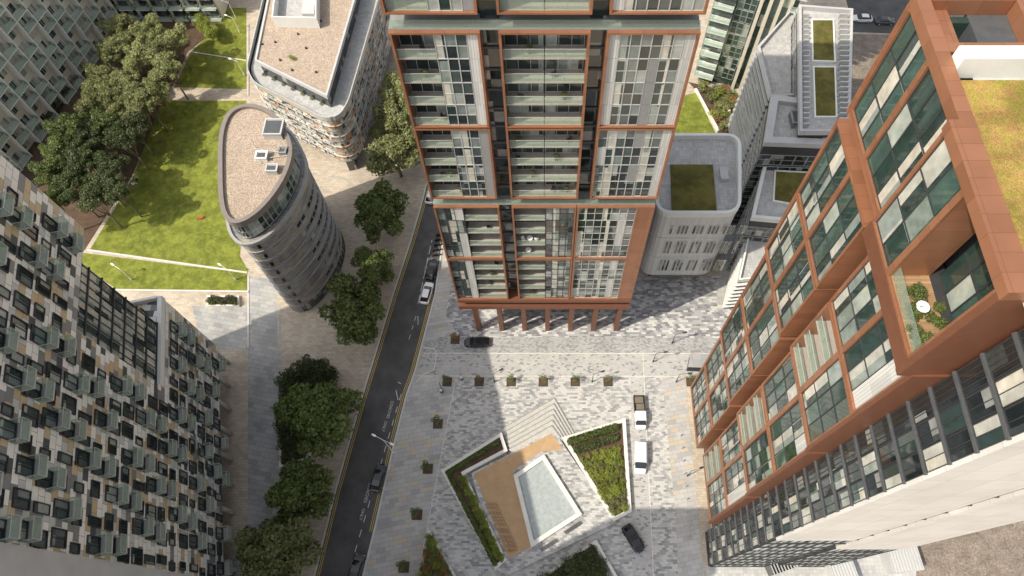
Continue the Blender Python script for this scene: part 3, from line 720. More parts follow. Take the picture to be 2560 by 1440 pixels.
# ================================================================ BANDED BUILDING BEHIND
bo=P([(622,178),(640,214),(818,304),(850,298),(872,262),(948,0),(975,-90),(700,-130),(664,0)],16)
bo=rounded(bo,1.6,4)
bb=thing('apartment_building','rounded block with wavy orange and cream panel bands and gravel roof','building',(-48,110,0))
U=Units(bb)
MB().prism(bo,3.2,16).build('wall','wavewall',bb)
MB().prism(offset(bo,1.8),0,3.2).build('ground_floor','glassd',bb)
for k in range(9): m=MB(); m.ring(offset(bo,-.12-.14*(k%2)),.4,3.1+k*1.6,3.25+k*1.6); m.build('curved_band','alu' if k%2 else 'midgrey',bb)
m=MB(); m.ring(offset(bo,-.2),.2,16,17.1); m.build('parapet','alu',bb)
m=MB(); m.sheet(offset(bo,-.1),16.05); m.build('terrace','roofpave',bb)
ph=P([(637,152),(818,242),(888,0),(905,-80),(700,-110),(668,0)],20)
MB().prism(offset(ph,.5),16.1,19.3).build('penthouse','glassd',bb)
m=MB(); m.prism(ph,19.3,19.8); m.build('roof_slab','grey',bb); m=MB(); m.ring(ph,.4,19.8,20.2); m.build('roof_rim','grey',bb)
m=MB(); m.sheet(offset(ph,.41),19.85); m.build('roof_gravel','gravel',bb)
op=bo if area(bo)>0 else bo[::-1]
for i in range(len(op)):
    a,b=Vector(op[i]),Vector(op[(i+1)%len(op)]); L=(b-a).length; ang=math.atan2((b-a).y,(b-a).x)
    nx,ny=math.sin(ang),-math.cos(ang)
    if nx*-a.x+ny*-a.y<0: continue
    F=Fac(a.x,a.y,ang); nn=max(1,int(L/2.4))
    for q_ in range(nn):
        for k in range(4): 
            if L>1.5: U.add('window',F,q_*L/nn+.3+.5*(k%2),.03,3.5+k*3.2,(1.5,1.9,1,'alu','glass'),b_deepwin)
U.flush()
for k in range(7):
    x,y=G(660+k*24,188+k*12,16.2); bush(x,y,16.1,.7,'leafo','small planter shrub on the terrace edge of the banded block','terrace edge shrubs')
x,y=G(740,45,20)
pb=thing('roof_plant_box','large open-topped white plant enclosure on the gravel roof behind the oval tower','roof plant',(x,y,19.9))
m=MB(); pts=P([(690,68),(800,70),(800,-10),(700,-30)],20); m.ring(pts,.25,19.9,22.6); m.build('casing','white',pb); m=MB(); m.sheet(offset(pts,.26),20.3); m.build('deck','roofpave',pb)
m=MB(); q=P([(760,50),(790,50),(795,0),(765,0)],20); m.prism(q,20.3,21.6); m.build('cooling_unit','grey',pb)
for px,py in ((688,105),(730,175),(802,52),(655,110),(745,85),(790,180),(700,150),(765,120)):
    x,y=G(px,py,20)
    tag(MB().tube((x,y,19.85),(x,y,20.2),.22,.22,8).build('roof_vent','charcoal'),'small dark round vent on the gravel roof behind the oval tower','vent','roof vents on the gravel roof')
for px,py,mt in ((728,145,'leafy'),(733,148,'leafy')):
    x,y=G(px,py,20); bush(x,y,19.85,1.0,mt,'tuft of weeds growing on the gravel roof','roof weeds','weed_tuft','weeds')
# ================================================================ GREY ROUNDED BUILDING
gb=rounded(P([(1640,338),(1850,338),(1850,535),(1640,535)],26),2.8,6)
gx,gy=G(1745,440,26)
gbd=thing('rounded_building','pale ribbed grey building with rounded corners right of the central tower','building',(gx,gy,0))
MB().prism(gb,5,25.2).build('wall','ribbed',gbd); MB().prism(offset(gb,2.5),0,5).build('ground_floor','darkwall',gbd)
m=MB(); m.ring(offset(gb,-.15),.55,25.2,26.4); m.build('parapet','white',gbd)
for z in (5,11.5,18.2): m=MB(); m.ring(offset(gb,-.1),.2,z,z+.25); m.build('floor_band','ribbed',gbd)
m=MB(); m.sheet(offset(gb,.4),25.3); m.build('roof','roofpave',gbd)
m=MB(); m.prism(P([(1676,412),(1782,412),(1792,530),(1680,530)],25.5),25.3,25.6); m.build('green_roof','sedumd',gbd)
U=Units(gbd); gp_=P([(1650,535),(1840,535)],26); F=Fac(gp_[0][0],gp_[0][1]-.02,0)
for k,z in enumerate((6.3,12.8,19.4)):
    for q_ in range(20):
        if (q_+k)%4!=3: U.add('window',F,2.4+q_*.65,.0,z+.5,(.45,4.0 if k<2 else 2.6,1,1,'alu','glassd' if (q_+k)%3 else 'glassc'),b_window)
U.flush()
A=G(1800,455,25.3);B=G(1815,425,25.3)
tag(MB().box(A[0],A[1],25.35,B[0],B[1],26.2).build('roof_hatch','grey'),'small grey access hatch on the rounded grey roof','hatch')
for k in range(4):
    x,y=G(1705+k*36,375,25.3); m=MB()
    m.tube((x,y,25.3),(x,y,26.5),.05,.05,6).tube((x,y,26.5),(x+.6,y,26.5),.05,.05,6).tube((x+.6,y,26.5),(x+.6,y,26.1),.05,.05,6)
    tag(m.build('roof_pipe','alu'),'thin bent pipe by the back parapet of the rounded grey roof','pipe','bent pipes on the rounded grey roof')
# ================================================================ BACK RIGHT OFFICE BLOCKS
def block(label,pts,z,roofmat,wallm,greens=(),name='office_building',zb=0,par=.5,parm='grey',fins=None,finm='white',wins=None):
    q=P(pts,z); c=Vector((sum(a[0] for a in q)/len(q),sum(a[1] for a in q)/len(q)))
    t=thing(name,label,'building',(c.x,c.y,0))
    MB().prism(q,zb,z-.5).build('wall',wallm,t); m=MB(); m.ring(offset(q,-.2),par,z-.6,z+.5); m.build('parapet',parm,t)
    m=MB(); m.sheet(offset(q,par-.25),z-.45); m.build('roof',roofmat,t)
    for gpt in greens:
        m=MB(); m.prism(P(gpt,z),z-.4,z-.1); m.build('green_roof','sedumd',t)
        m=MB(); m.ring(offset(P(gpt,z),-.25),.25,z-.44,z+.05); m.build('planting_rim','white',t)
    if fins:
        zz=zb+fins
        while zz<z-1: m=MB(); m.ring(offset(q,-.5),.5,zz,zz+.18); m.build('fin',finm,t); zz+=fins
    if wins:
        U=Units(t); qq=q if area(q)>0 else q[::-1]
        for i in range(len(qq)):
            a,b=Vector(qq[i]),Vector(qq[(i+1)%len(qq)]); L=(b-a).length; ang=math.atan2((b-a).y,(b-a).x); nx,ny=math.sin(ang),-math.cos(ang)
            if nx*-a.x+ny*-a.y<0: continue
            F=Fac(a.x,a.y,ang); nn=max(1,int(L/1.8)); nf=int((z-zb-1)/3.3)
            for u_ in range(nn):
                for k in range(nf): U.add('window',F,u_*L/nn+.05,.02,zb+.4+k*3.3,(round(L/nn-.1,2),2.8,1,2,'alu',wins),b_window)
        U.flush()
    return t,q
block('slim office block with two green roof strips beyond the copper block',[(1998,18),(2128,28),(2120,330),(2000,330)],28,'roofpave','charcoal',[[(2032,50),(2082,50),(2086,152),(2034,150)],[(2036,168),(2086,168),(2090,290),(2040,290)]],wins='glass')
for i in range(22):
    py=40+i*13
    A=G(2098,py,28.3);B=G(2122,py+2,28.3); 
    tag(MB().box(A[0],A[1],27.6,B[0],A[1]+.25,28.7).build('roof_louvre','alu'),'metal louvre blade along the right rim of the green-striped roof','louvre','louvre blades on the green-striped roof')
    A=G(2008,py,28.3);B=G(2024,py+2,28.3); 
    tag(MB().box(A[0],A[1],27.6,B[0],A[1]+.25,28.7).build('roof_louvre','alu'),'metal louvre blade along the left rim of the green-striped roof','louvre','left louvre blades on the green-striped roof')
block('square grey roofed block with a central skylight box',[(1930,243),(2087,262),(2068,364),(1912,358)],26,'roofpave','charcoal',par=1.3,wins='glassd')
roofbox(1997,305,25.6,3.4,2.9,1.4,'midgrey','dark grey skylight box at the centre of the square roof')
block('low terrace block with a small green roof patch',[(1912,408),(2075,425),(2040,560),(1880,545)],19,'roofpave','charcoal',[[(1940,428),(2020,432),(2002,512),(1936,500)]],par=.6,parm='white',wins='glass')
block('low louvred block with white fins at the foot of the copper building',[(1880,555),(1985,560),(1945,690),(1848,700)],12,'roofpave','charcoal',par=.3,parm='white',fins=1.5)
block('low flat roofed annex tucked behind the copper building',[(2100,300),(2250,300),(2150,520),(2070,440)],14,'roofpave','charcoal',par=.5,wins='glassd')
block('stepped terrace roof between the square block and the copper building',[(2000,570),(2110,450),(2160,520),(1990,720)],9,'roofpave','charcoal',[[(2030,590),(2090,520),(2105,550),(2040,640)]],par=.4,parm='white')
xb,yb=G(1735,190); xe,ye=G(1905,238)
st_=thing('tower_block','tower with pale vertical piers and green glazing behind the courtyard garden','building',((xb+xe)/2,(yb+ye)/2+8,0))
an=math.atan2(ye-yb,xe-xb); F=Fac(xb,yb,an); L=math.hypot(xe-xb,ye-yb)
MB().fb(F,0,L,-18,0,0,70).build('wall','glassg',st_)
for u in (L*.55,L*.66,L*.78,L*.9): MB().fb(F,u,u+.7,0,1.0,0,71).build('pier','cream',st_)
U=Units(st_)
for k in range(20):
    U.add('balcony',F,.2,0,2+k*3.2,(4.2,1.8,'white'),b_balc_out)
    U.add('balcony',F,L-1.2,0,2+k*3.2,(2.4,1.4,'white'),b_balc_out)
    for q_ in range(3): U.add('window',F,4.8+q_*1.3,.02,2+k*3.2,(1.2,2.9,1,2,'alu','glassg'),b_window)
U.flush()
block('glass stair tower with horizontal louvres beside the striped tower',[(1895,120),(1985,20),(1992,240),(1925,245)],24,'roofpave','glassg',fins=1.6,finm='alu')
sheet('lawn',[(1660,250),(1740,232),(1790,335),(1660,340)],.036,'grass')
sheet('planting_soil',[(1720,205),(1815,225),(1890,250),(1890,345),(1795,335),(1745,232)],.030,'soil')
pg=P([(1735,200),(1900,235),(1890,345),(1795,330)])
for x,y in scatter(pg,45,1.0): bush(x,y,.03,1.2+rnd(),random.choice(('leafy','leafr','leafo','leafp')),'bushy courtyard shrub below the striped tower','courtyard garden shrubs')
for pts,l in (([(1738,225),(1795,330)],'long white wall between the courtyard lawn and the shrubs'),([(1820,255),(1885,262),(1880,345)],'white wall bent round the right side of the courtyard bed'),([(1820,262),(1828,340)],'short white wall on the left of the courtyard bed')):
    m=MB(); strip(m,pts,.5,0,.6); tag(m.build('garden_wall','whitestone'),l,'wall')
# ================================================================ TOP LEFT BUILDINGS
F=Fac(*G(40,420),math.radians(78)); 
tb=thing('apartment_building','dim apartment block with gridded balconies in the top left corner','building',(-118,110,0)); U=Units(tb)
MB().fb(F,-8,46,-22,0,0,30).build('wall','cream',tb)
for k in range(9):
    for c in range(14):
        u=-7.5+c*3.8; U.add('window',F,u+.5,.02,.6+k*3.3,(2.2,1.9,2,1,'white','glassc'),b_window)
        if (c+k)%3: U.add('balcony',F,u,0,.3+k*3.3,(3.4,1.7,'white'),b_balc_out)
for c in range(15): MB().fb(F,-7.9+c*3.8,-7.7+c*3.8,0,1.85,0,30).build('party_wall','white',tb)
U.flush()
F=Fac(*G(195,46),0)
nb2=thing('apartment_building','pale balconied block along the far end of the garden','building',(-95,146,0)); U=Units(nb2)
L=G(560,46)[0]-G(195,46)[0]
MB().fb(F,0,L,-14,0,0,26).build('wall','cream',nb2)
for k in range(8):
    for c in range(int(L/4)): 
        U.add('window',F,.4+c*4.,.02,.4+k*3.2,(3.2,2.4,3,1,'charcoal','glass'),b_window); U.add('balcony',F,.3+c*4.,0,.3+k*3.2,(3.4,1.2,'white'),b_balc_out)
U.flush()
shade_tower=thing('tower_block','plain grey tower added unseen behind the viewpoint to shade the lower plaza','building',(-20,-6,0))
MB().box(-27,-11,0,-14,-.8,62).build('wall','greymetal',shade_tower)  # out-of-view tower, added for the shadow it casts across the lower plaza
for k in range(19): MB().box(-27.05,-11.05,1+k*3.1,-13.95,-.75,2.4+k*3.1).build('window_band','glassd',shade_tower)
# ================================================================ POOL GARDEN
tz=1.05
A0=[(1252,1074),(1386,996),(1438,1088)]; A1=[(1275,1138),(1378,1082),(1393,1098)]
sp=thing('garden_steps','wide corner flight of pale stone steps at the head of the pool garden','steps',(*G(1350,1070),0))
for k in range(6):
    t0=k/6; pts=[(a[0]+(b[0]-a[0])*t0,a[1]+(b[1]-a[1])*t0) for a,b in zip(A0,A1)]+[(1330,1160)]
    MB().prism(P(pts),0 if k==0 else .17*k,.17*(k+1)-.002*k).build('step','concrete',sp)
    m=MB(); strip(m,pts[:3],.16,.17*k,.17*(k+1)+.012,z=0); m.build('step_nosing','midgrey',sp)
terr=P([(1180,1186),(1275,1139),(1378,1083),(1398,1100),(1540,1308),(1268,1440),(1240,1425)])
struct('terrace',MB().prism(terr,0,tz-.02),'mosaic')
m=MB(); m.sheet(P([(1186,1188),(1378,1088),(1392,1106),(1408,1128),(1352,1132),(1284,1180),(1328,1368),(1272,1398)]),tz+.01); struct('gravel_terrace',m,'tan')
ts=thing('timber_seating','tiered timber bench seating along the left side of the pool terrace','seating',(*G(1240,1320),tz))
for k in range(3):
    o_=k*9
    pts=P([(1214+o_,1262),(1222+o_,1258),(1276+o_,1372),(1270+o_,1380)],tz)
    MB().prism(pts,tz,tz+.62-.2*k).build('tier','timber',ts)
pw=thing('ornamental_pool','white-rimmed rectangular reflecting pool in the raised garden','pool',(*G(1370,1250),tz))
po=P([(1284,1190),(1360,1138),(1455,1288),(1328,1370)],tz)
m=MB(); m.ring(po,.7,tz-.3,tz+.7); m.build('rim','whitestone',pw)
m=MB(); m.sheet(offset(po,.69),tz+.25); m.build('water','water',pw)
a,b=Vector(G(1325,1190,tz)),Vector(G(1385,1300,tz))
for k in range(26):
    p=a.lerp(b,k/25); MB().tube((p.x,p.y,tz+.2),(p.x,p.y,tz+.42),.07,.04,6).build('fountain_jet','whitestone',pw)
def bench(a,b,label):
    A,B=Vector(G(*a)),Vector(G(*b)); L=(B-A).length; an=math.atan2((B-A).y,(B-A).x); c=(A+B)/2
    t=thing('bench',label,'bench',(c.x,c.y,tz),'stone benches by the pool',rz=an)
    m=MB(); 
    for k in range(4): m.box(-L/2,-.28+k*.15,.4,L/2,-.16+k*.15,.46)
    inst('seat',m.mesh('seat',['darkwall']),t)
    for s in (-1,1): m=MB(); m.box(s*L*.38-.08,-.25,0,s*L*.38+.08,.25,.4); inst('leg',m.mesh('leg',['concrete']),t)
bench((1352,1378),(1392,1353),'grey bench just below the pool, nearer its lower corner'); bench((1412,1335),(1450,1310),'grey bench just below the pool, nearer its right corner')
def planter(label,pts,hgt,soil,w=.45,name='planter'):
    q=P(pts); t=thing(name,label,'planter',(*q[0],0))
    m=MB(); m.ring(q,w,0,hgt); m.build('rim','whitestone',t)
    s=offset(q,w-.02); m=MB(); m.sheet(s,hgt-.15); m.build('soil',soil,t); return s
def hedge(label,pts,z0,z1,n,mat='leafk',w=1.0):
    q=P(pts); bl=[]
    for a,b in zip(q,q[1:]):
        a,b=Vector(a),Vector(b); L=(b-a).length; k=max(2,int(L/(w*.55)))
        for i in range(k):
            p=a.lerp(b,i/k); bl.append((p.x+rnd()*.1-q[0][0],p.y+rnd()*.1-q[0][1],(z1-z0)*.5,w*.55))
    me=leafmesh('hedge',mat,bl,n,.13,3,flat=.9); return tag(inst('hedge',me,None,(*q[0],z0)),label,'hedge')
s=planter('L-shaped white-walled planter left of the pool',[(1105,1180),(1255,1086),(1270,1132),(1165,1188),(1268,1402),(1240,1426)],1.5,'soil',.55)
hedge('dark clipped hedge along the outer edge of the L-shaped planter',[(1238,1412),(1122,1188),(1248,1110)],1.3,2.1,9000,'leaf',.8)
for x,y in scatter(offset(P([(1148,1195),(1165,1196),(1262,1400),(1246,1408)]),.1),55,.45): bush(x,y,1.35,.85,'leafy','small lime-green mound shrub inside the L-shaped planter','lime mounds in the L-shaped planter')
s=planter('large wedge planter right of the pool with rows of lime shrubs',[(1404,1098),(1562,1050),(1577,1282),(1532,1306)],1.2,'soil',.6)
hedge('dark hedge along the top of the wedge planter',[(1425,1110),(1545,1072)],1.0,2.0,5000,'leaf',1.3)
hedge('dark hedge behind the top hedge of the wedge planter',[(1442,1130),(1545,1097)],1.0,1.8,4000,'leafk',1.3)
for x,y in scatter(P([(1448,1150),(1548,1118),(1562,1275),(1532,1290)]),130,.72): bush(x,y,1.05,.75+.45*rnd(),random.choice(('leafy','leafy','leafy','leafo')),'lime-green mound shrub in the wedge planter','lime mounds in the wedge planter')
s=planter('triangular planter at the bottom of the plaza beside the pavement',[(1072,1322),(1165,1480),(1045,1480)],1.0,'soil')
for x,y in scatter(s,80,.6): bush(x,y,.85,.9+.6*rnd(),random.choice(('leafy','leafy','leafo','leafp','leafr')),'mixed shrub in the triangular bottom planter','shrubs in the triangular planter')
s=planter('dark shaded planter below the pool at the bottom edge',[(1340,1452),(1487,1352),(1535,1480),(1360,1490)],1.0,'soil')
for x,y in scatter(s,80,.7): bush(x,y,.85,1.2+.5*rnd(),'leafk','dark shrub in the shaded planter below the pool','shrubs in the shaded planter')
m=MB(); strip(m,[(1487,1352),(1560,1480)],.5,0,.9); tag(m.build('garden_wall','whitestone'),'low white wall running from the shaded planter to the bottom edge','wall')
s=planter('square walled planter beside the road trees',[(706,930),(850,924),(838,970),(770,1150),(700,1170)],.6,'soil',.35)
for x,y in scatter(s,60,.9): bush(x,y,.45,1.6+rnd(),'leafk','dark leafy shrub in the planter under the street trees','shrubs under the street trees')
s=planter('small rectangular planter by the garden wall',[(520,742),(600,742),(600,768),(520,768)],.6,'soil',.3)
for x,y in scatter(s,10,.7): bush(x,y,.45,1.1,'leafk','small shrub in the rectangular planter by the lawn wall','shrubs by the lawn wall')
hedge('trimmed hedge at the far end of the garden lawn',[(470,45),(545,40)],0,1.5,4000,'leaf',1.8)
hedge('long dark hedge beside the top left flats',[(195,80),(190,190),(110,330)],0,1.5,9000,'leafk',2.2)
# ================================================================ TREES
ST=[(1005,225,50,'leafp','small silvery tree farthest up the street by the banded block'),(985,290,62,'leafp','pale silvery street tree left of the tower, second from the far end'),(988,390,76,'leafo','broad street tree with pale flecks left of the tower'),
(956,535,76,'leaf','round dark street tree beside the road bend'),(935,668,56,'leaf','smallest street tree between two bigger ones'),(882,788,96,'leaf','large round street tree right of the oval tower foot'),
(800,1050,110,'leaf','large tree rising from the square walled planter'),(757,1235,100,'leaf','dark street tree second from the bottom edge'),(690,1385,112,'leafo','street tree cut by the bottom edge')]
for i,(a,b,r,mt,lb) in enumerate(ST): tree(a,b,r,lb,mt,i%4,'street trees along the road',n=9500)
tree(780,925,46,'small shrubby tree at the back of the square planter','leafk',2,None,zc=3.5)
tree(965,325,40,'pale low tree tucked between the silvery tree and the broad one','leafp',1,None,zc=5)
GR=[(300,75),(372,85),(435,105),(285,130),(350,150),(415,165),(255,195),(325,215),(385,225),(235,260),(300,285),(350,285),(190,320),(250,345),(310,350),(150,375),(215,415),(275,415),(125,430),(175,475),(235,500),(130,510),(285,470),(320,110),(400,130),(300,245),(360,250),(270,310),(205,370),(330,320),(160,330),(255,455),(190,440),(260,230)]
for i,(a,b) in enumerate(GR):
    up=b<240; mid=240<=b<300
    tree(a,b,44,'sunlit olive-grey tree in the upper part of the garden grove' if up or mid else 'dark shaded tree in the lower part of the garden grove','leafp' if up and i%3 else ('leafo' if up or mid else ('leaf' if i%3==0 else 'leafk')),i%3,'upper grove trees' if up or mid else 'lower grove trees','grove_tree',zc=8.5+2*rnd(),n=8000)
for a,b,l in ((505,62,'small light green tree at the end of the lawn, left one'),(522,80,'small light green tree at the end of the lawn, right one')): tree(a,b,26,l,'leafy',1,None,zc=3)
SM={}
def sapling(px,py,label,mat='leafo',s=1.0,group='saplings in square pits',lab2=None):
    x,y=G(px,py); t=thing('tree_pit',lab2,'tree pit',(x,y,0),'square tree pits')
    m=MB(); m.box(-.75,-.75,.03,.75,.75,.06); inst('soil',m.mesh('soil',['soil']),t)
    m=MB(); m.ring([(-.85,-.85),(.85,-.85),(.85,.85),(-.85,.85)],.1,0,.07)
    inst('frame',m.mesh('frame',['charcoal']),t)
    if 'c' not in SM:
        m=MB(); m.tube((0,0,0),(0,0,3.2),.05,.03,6); r=random.Random(3)
        for i in range(9): a=r.random()*6.28; m.tube((0,0,1.3+i*.2),(.8*math.cos(a),.8*math.sin(a),2.1+i*.25),.02,.01,4)
        SM['t']=m.mesh('trunk',['bark'])
    if mat not in SM: SM[mat]=leafmesh('crown',mat,[(0,0,2.6,.6),(.55,.2,2.3,.45),(-.45,.35,2.9,.45),(.1,-.6,2.2,.45)],420,.11,8)
    o=thing('sapling',label,'sapling',(x,y,.05),group,rz=rnd()*6,sc=s); inst('trunk',SM['t'],o); inst('crown',SM[mat],o)
    SM['c']=1
ordn=['first','second','third','fourth','fifth','sixth']
for i,x in enumerate((1118,1198,1278,1358,1438,1520)): sapling(x,955,f'thin sapling {ordn[i]} from the left in the row of six','leafo' if i%2 else 'leaf',.8,lab2=f'square soil pit {ordn[i]} from the left in the row of six')
for i,(x,y,w) in enumerate(((1095,1060,'topmost'),(1070,1172,'second down'),(1043,1287,'third down'),(1010,1418,'lowest'))): sapling(x,y,f'sapling on the granite pavement, {w} of the column','leaf',1.,lab2=f'square soil pit on the granite pavement, {w} of the column')
sapling(1138,850,'sapling beside the black car in front of the tower','leafr',.8,lab2='square soil pit beside the black car in front of the tower'); sapling(1727,955,'sapling beside the grey kiosk','leaf',.8,lab2='square soil pit beside the grey kiosk')
# ================================================================ VEHICLES
def ring8(x,w,zb,zt,c=.12): return [(x,-w+c,zb),(x,w-c,zb),(x,w,zb+c),(x,w,zt-c),(x,w-c*1.3,zt),(x,-w+c*1.3,zt),(x,-w,zt-c),(x,-w,zb+c)]
def gring(x,wb,wt,zb,zt): return [(x,-wb,zb),(x,wb,zb),(x,(wb+wt)/2+.03,(zb+zt)/2),(x,wt,zt),(x,-wt,zt),(x,-(wb+wt)/2-.03,(zb+zt)/2)]
CC={}
def carparts(kind,paint):
    if (kind,paint) in CC: return CC[(kind,paint)]
    body=MB(); gls=MB(); roof=MB(); out=[]
    if kind=='van':
        body.loft([ring8(x,w,a,b) for x,w,a,b in ((-2.5,.85,.4,1.7),(-2.42,.95,.3,1.9),(-1,.97,.25,1.95),(.9,.97,.25,1.93),(1.0,.97,.25,1.15),(1.9,.95,.25,1.08),(2.35,.88,.3,.85),(2.5,.7,.4,.7))])
        gls.loft([gring(.85,.93,.8,1.1,1.88),gring(1.0,.93,.8,1.1,1.85),gring(1.75,.85,.75,1.05,1.12)])
        roof.loft([ring8(x,.8,1.94,2.0,.02) for x in (-2.3,.7)])
        wx=(-1.5,1.55); Lh=2.5
    else:
        body.loft([ring8(x,w,a,b) for x,w,a,b in ((-2.25,.66,.45,.78),(-2.15,.82,.3,.93),(-1.6,.9,.25,1.0),(-.6,.91,.2,.98),(1.0,.91,.2,.95),(1.6,.89,.25,.88),(2.08,.8,.3,.76),(2.28,.6,.4,.62))])
        gls.loft([gring(-1.95,.74,.6,.93,1.0),gring(-1.35,.78,.6,.93,1.38),gring(0,.8,.6,.93,1.45),gring(.45,.8,.6,.92,1.4),gring(1.25,.74,.6,.9,.97)])
        roof.loft([ring8(-1.25,.56,1.37,1.41,.015),ring8(-.5,.57,1.43,1.475,.015),ring8(.4,.57,1.4,1.44,.015)])
        wx=(-1.35,1.4); Lh=2.25
    out=[('body',body.mesh('body',[paint],smooth=False)),('windows',gls.mesh('windows',['carglass'])),('roof',roof.mesh('roof',[paint]))]
    whl=MB(); whl.tube((0,-.11,.32),(0,.11,.32),.32,.32,16); rim=MB(); rim.tube((0,-.12,.32),(0,.12,.32),.19,.19,10)
    hl=MB(); hl.box(-.1,-.14,-.06,.06,.14,.06)
    CC[(kind,paint)]=(out,whl.mesh('wheel',['rubber']),rim.mesh('rim',['alu']),hl.mesh('headlight',['lampw']),hl.mesh('tail_light',['lampr']),wx,Lh); return CC[(kind,paint)]
m=MB(); m.box(-.06,-.1,-.06,.06,.1,.06); CCM=m.mesh('wing_mirror',['charcoal'])
def car(rear,front,label,paint='blackpaint',kind='car',name='parked_car',group=None,cat='car'):
    a,b=Vector(G(*rear,.5)),Vector(G(*front,.5)); c=(a+b)/2; an=math.atan2((b-a).y,(b-a).x)
    out,wh,rm,hl,tl,wx,Lh=carparts(kind,paint)
    t=thing(name,label,cat,(c.x,c.y,.03),group,rz=an,sc=1.06)
    for n_,me in out: inst(n_,me,t)
    for x in wx:
        for s in (-1,1): w=inst('wheel',wh,t,(x,s*.82,0)); inst('rim',rm,w)
    for s in (-1,1):
        inst('headlight',hl,t,(Lh-.14,s*.58,.66)); inst('tail_light',tl,t,(-Lh+.1,s*.6,.8))
        inst('wing_mirror',CCM,t,(.8 if kind=='car' else 1.1,s*1.0,.98))
    return t
car((936,1232),(957,1160),'black car driving on the dark road by the street lamp','blackpaint',name='moving_car')
car((882,1452),(900,1395),'black car on the road cut by the bottom edge','blackpaint',name='moving_car')
car((1059,762),(1075,706),'white car parked at the kerb below the tower','whitepaint')
car((1072,700),(1087,650),'black car parked directly ahead of the white one','blackpaint')
car((1074,505),(1083,470),'white car parked far up the street, mostly behind the tower','whitepaint')
car((1222,856),(1164,857),'black car parked sideways in front of the tower columns','blackpaint')
car((1600,1106),(1600,1188),'long white van parked beside the wedge planter','whitepaint','van',name='parked_van',cat='van')
car((1562,1313),(1604,1381),'black car turning at the bottom of the plaza','blackpaint',name='moving_car')
car((2178,48),(2132,46),'white car in the street at the top right, left of the row','whitepaint')
car((2186,53),(2236,53),'dark car in the street at the top right, middle of the row','greypaint')
car((2318,60),(2366,68),'black car in the street at the top right, right end of the row','blackpaint')
c=G(1598,1035); t=thing('pickup_truck','white cab truck with an open brown cargo bed above the white van','truck',(c[0],c[1],.03),rz=-math.pi/2)
m=MB(); m.loft([ring8(x,w,a,b) for x,w,a,b in ((.0,.92,.4,2.0),(.1,.97,.35,2.1),(1.7,.97,.35,2.05),(2.1,.95,.35,1.3),(2.9,.9,.35,1.15),(3.05,.8,.45,.9))]); inst('cab',m.mesh('cab',['whitepaint']),t)
m=MB(); m.loft([gring(1.6,.94,.82,1.25,1.98),gring(1.75,.94,.82,1.25,1.95),gring(2.4,.88,.8,1.2,1.3)]); inst('windscreen',m.mesh('windscreen',['carglass']),t)
m=MB(); m.box(-3.1,-1,.7,-.1,1,.85); m.box(-3.1,-1,.85,-.1,-.93,1.3); m.box(-3.1,.93,.85,-.1,1,1.3); m.box(-3.1,-.93,.85,-3.03,.93,1.3); m.box(-.17,-.93,.85,-.1,.93,1.7); inst('cargo_bed',m.mesh('cargo_bed',['charcoal']),t)
m=MB(); m.box(-2.9,-.8,.86,-1.7,.7,1.1); m.box(-1.5,-.6,.86,-.4,.8,1.25); inst('load',m.mesh('load',['bark']),t)
_,wh,rm,hl,tl,_,_=carparts('van','whitepaint')
for x in (-2.1,1.9):
    for s in (-1,1): w=inst('wheel',wh,t,(x,s*.85,0)); inst('rim',rm,w)
for s in (-1,1): inst('headlight',hl,t,(2.98,s*.6,.8)); inst('wing_mirror',CCM,t,(1.9,s*1.07,1.4))
def bike(px,py,an,label):
    x,y=G(px,py); t=thing('motorbike',label,'motorbike',(x,y,.03),'motorbikes parked in the bay',rz=an)
    for s in (-.65,.65):
        m=MB(); m.tube((s,-.07,.3),(s,.07,.3),.3,.3,14); inst('wheel',m.mesh('wheel',['rubber']),t)
    m=MB(); m.loft([[(x_,-w,.35),(x_,w,.35),(x_,w*.8,z),(x_,-w*.8,z)] for x_,w,z in ((-.75,.08,.75),(-.4,.16,.8),(.1,.18,.9),(.45,.15,.95),(.65,.06,.8))]); inst('body',m.mesh('body',['blackpaint']),t)
    m=MB(); m.loft([[(x_,-w,.8),(x_,w,.8),(x_,w*.8,.88),(x_,-w*.8,.88)] for x_,w in ((-.7,.1),(-.3,.16),(.05,.1))]); inst('seat',m.mesh('seat',['rubber']),t)
    m=MB(); m.tube((.45,-.38,1.05),(.45,.38,1.05),.025,.025,6).tube((.65,0,.3),(.45,0,1.05),.04,.03,6); inst('handlebar',m.mesh('handlebar',['alu']),t)
for i,(a,b) in enumerate(((1092,640),(1094,627),(1097,614),(1099,602),(1101,590))): bike(a,b,.2,f'motorbike {ordn[i]} from the bottom in the kerbside row')
# ================================================================ STREET FURNITURE
def lamp(px,py,h,label,mat='charcoal',arms=1,group='lamp posts',ang=0,name='street_lamp'):
    x,y=G(px,py); t=thing(name,label,'street lamp',(x,y,0),group,rz=ang)
    m=MB(); m.tube((0,0,0),(0,0,h),.09,.05,8); m.tube((0,0,0),(0,0,.8),.13,.13,8); inst('pole',m.mesh('pole',[mat]),t)
    for s in ((1,-1) if arms==2 else (1,)):
        m=MB(); m.tube((0,0,h),(s*1.5,0,h+.3),.04,.04,6); inst('arm',m.mesh('arm',[mat]),t)
        m=MB(); m.loft([[(s*xx,-w,h+.24),(s*xx,w,h+.24),(s*xx,w*.8,h+.4),(s*xx,-w*.8,h+.4)][::s] for xx,w in ((1.3,.1),(1.6,.2),(2.1,.14))]); inst('lamp_head',m.mesh('lamp_head',[mat]),t)
lamp(985,1133,9,'tall pale double-headed street lamp beside the road','whitepaint',2,None,ang=2.7)
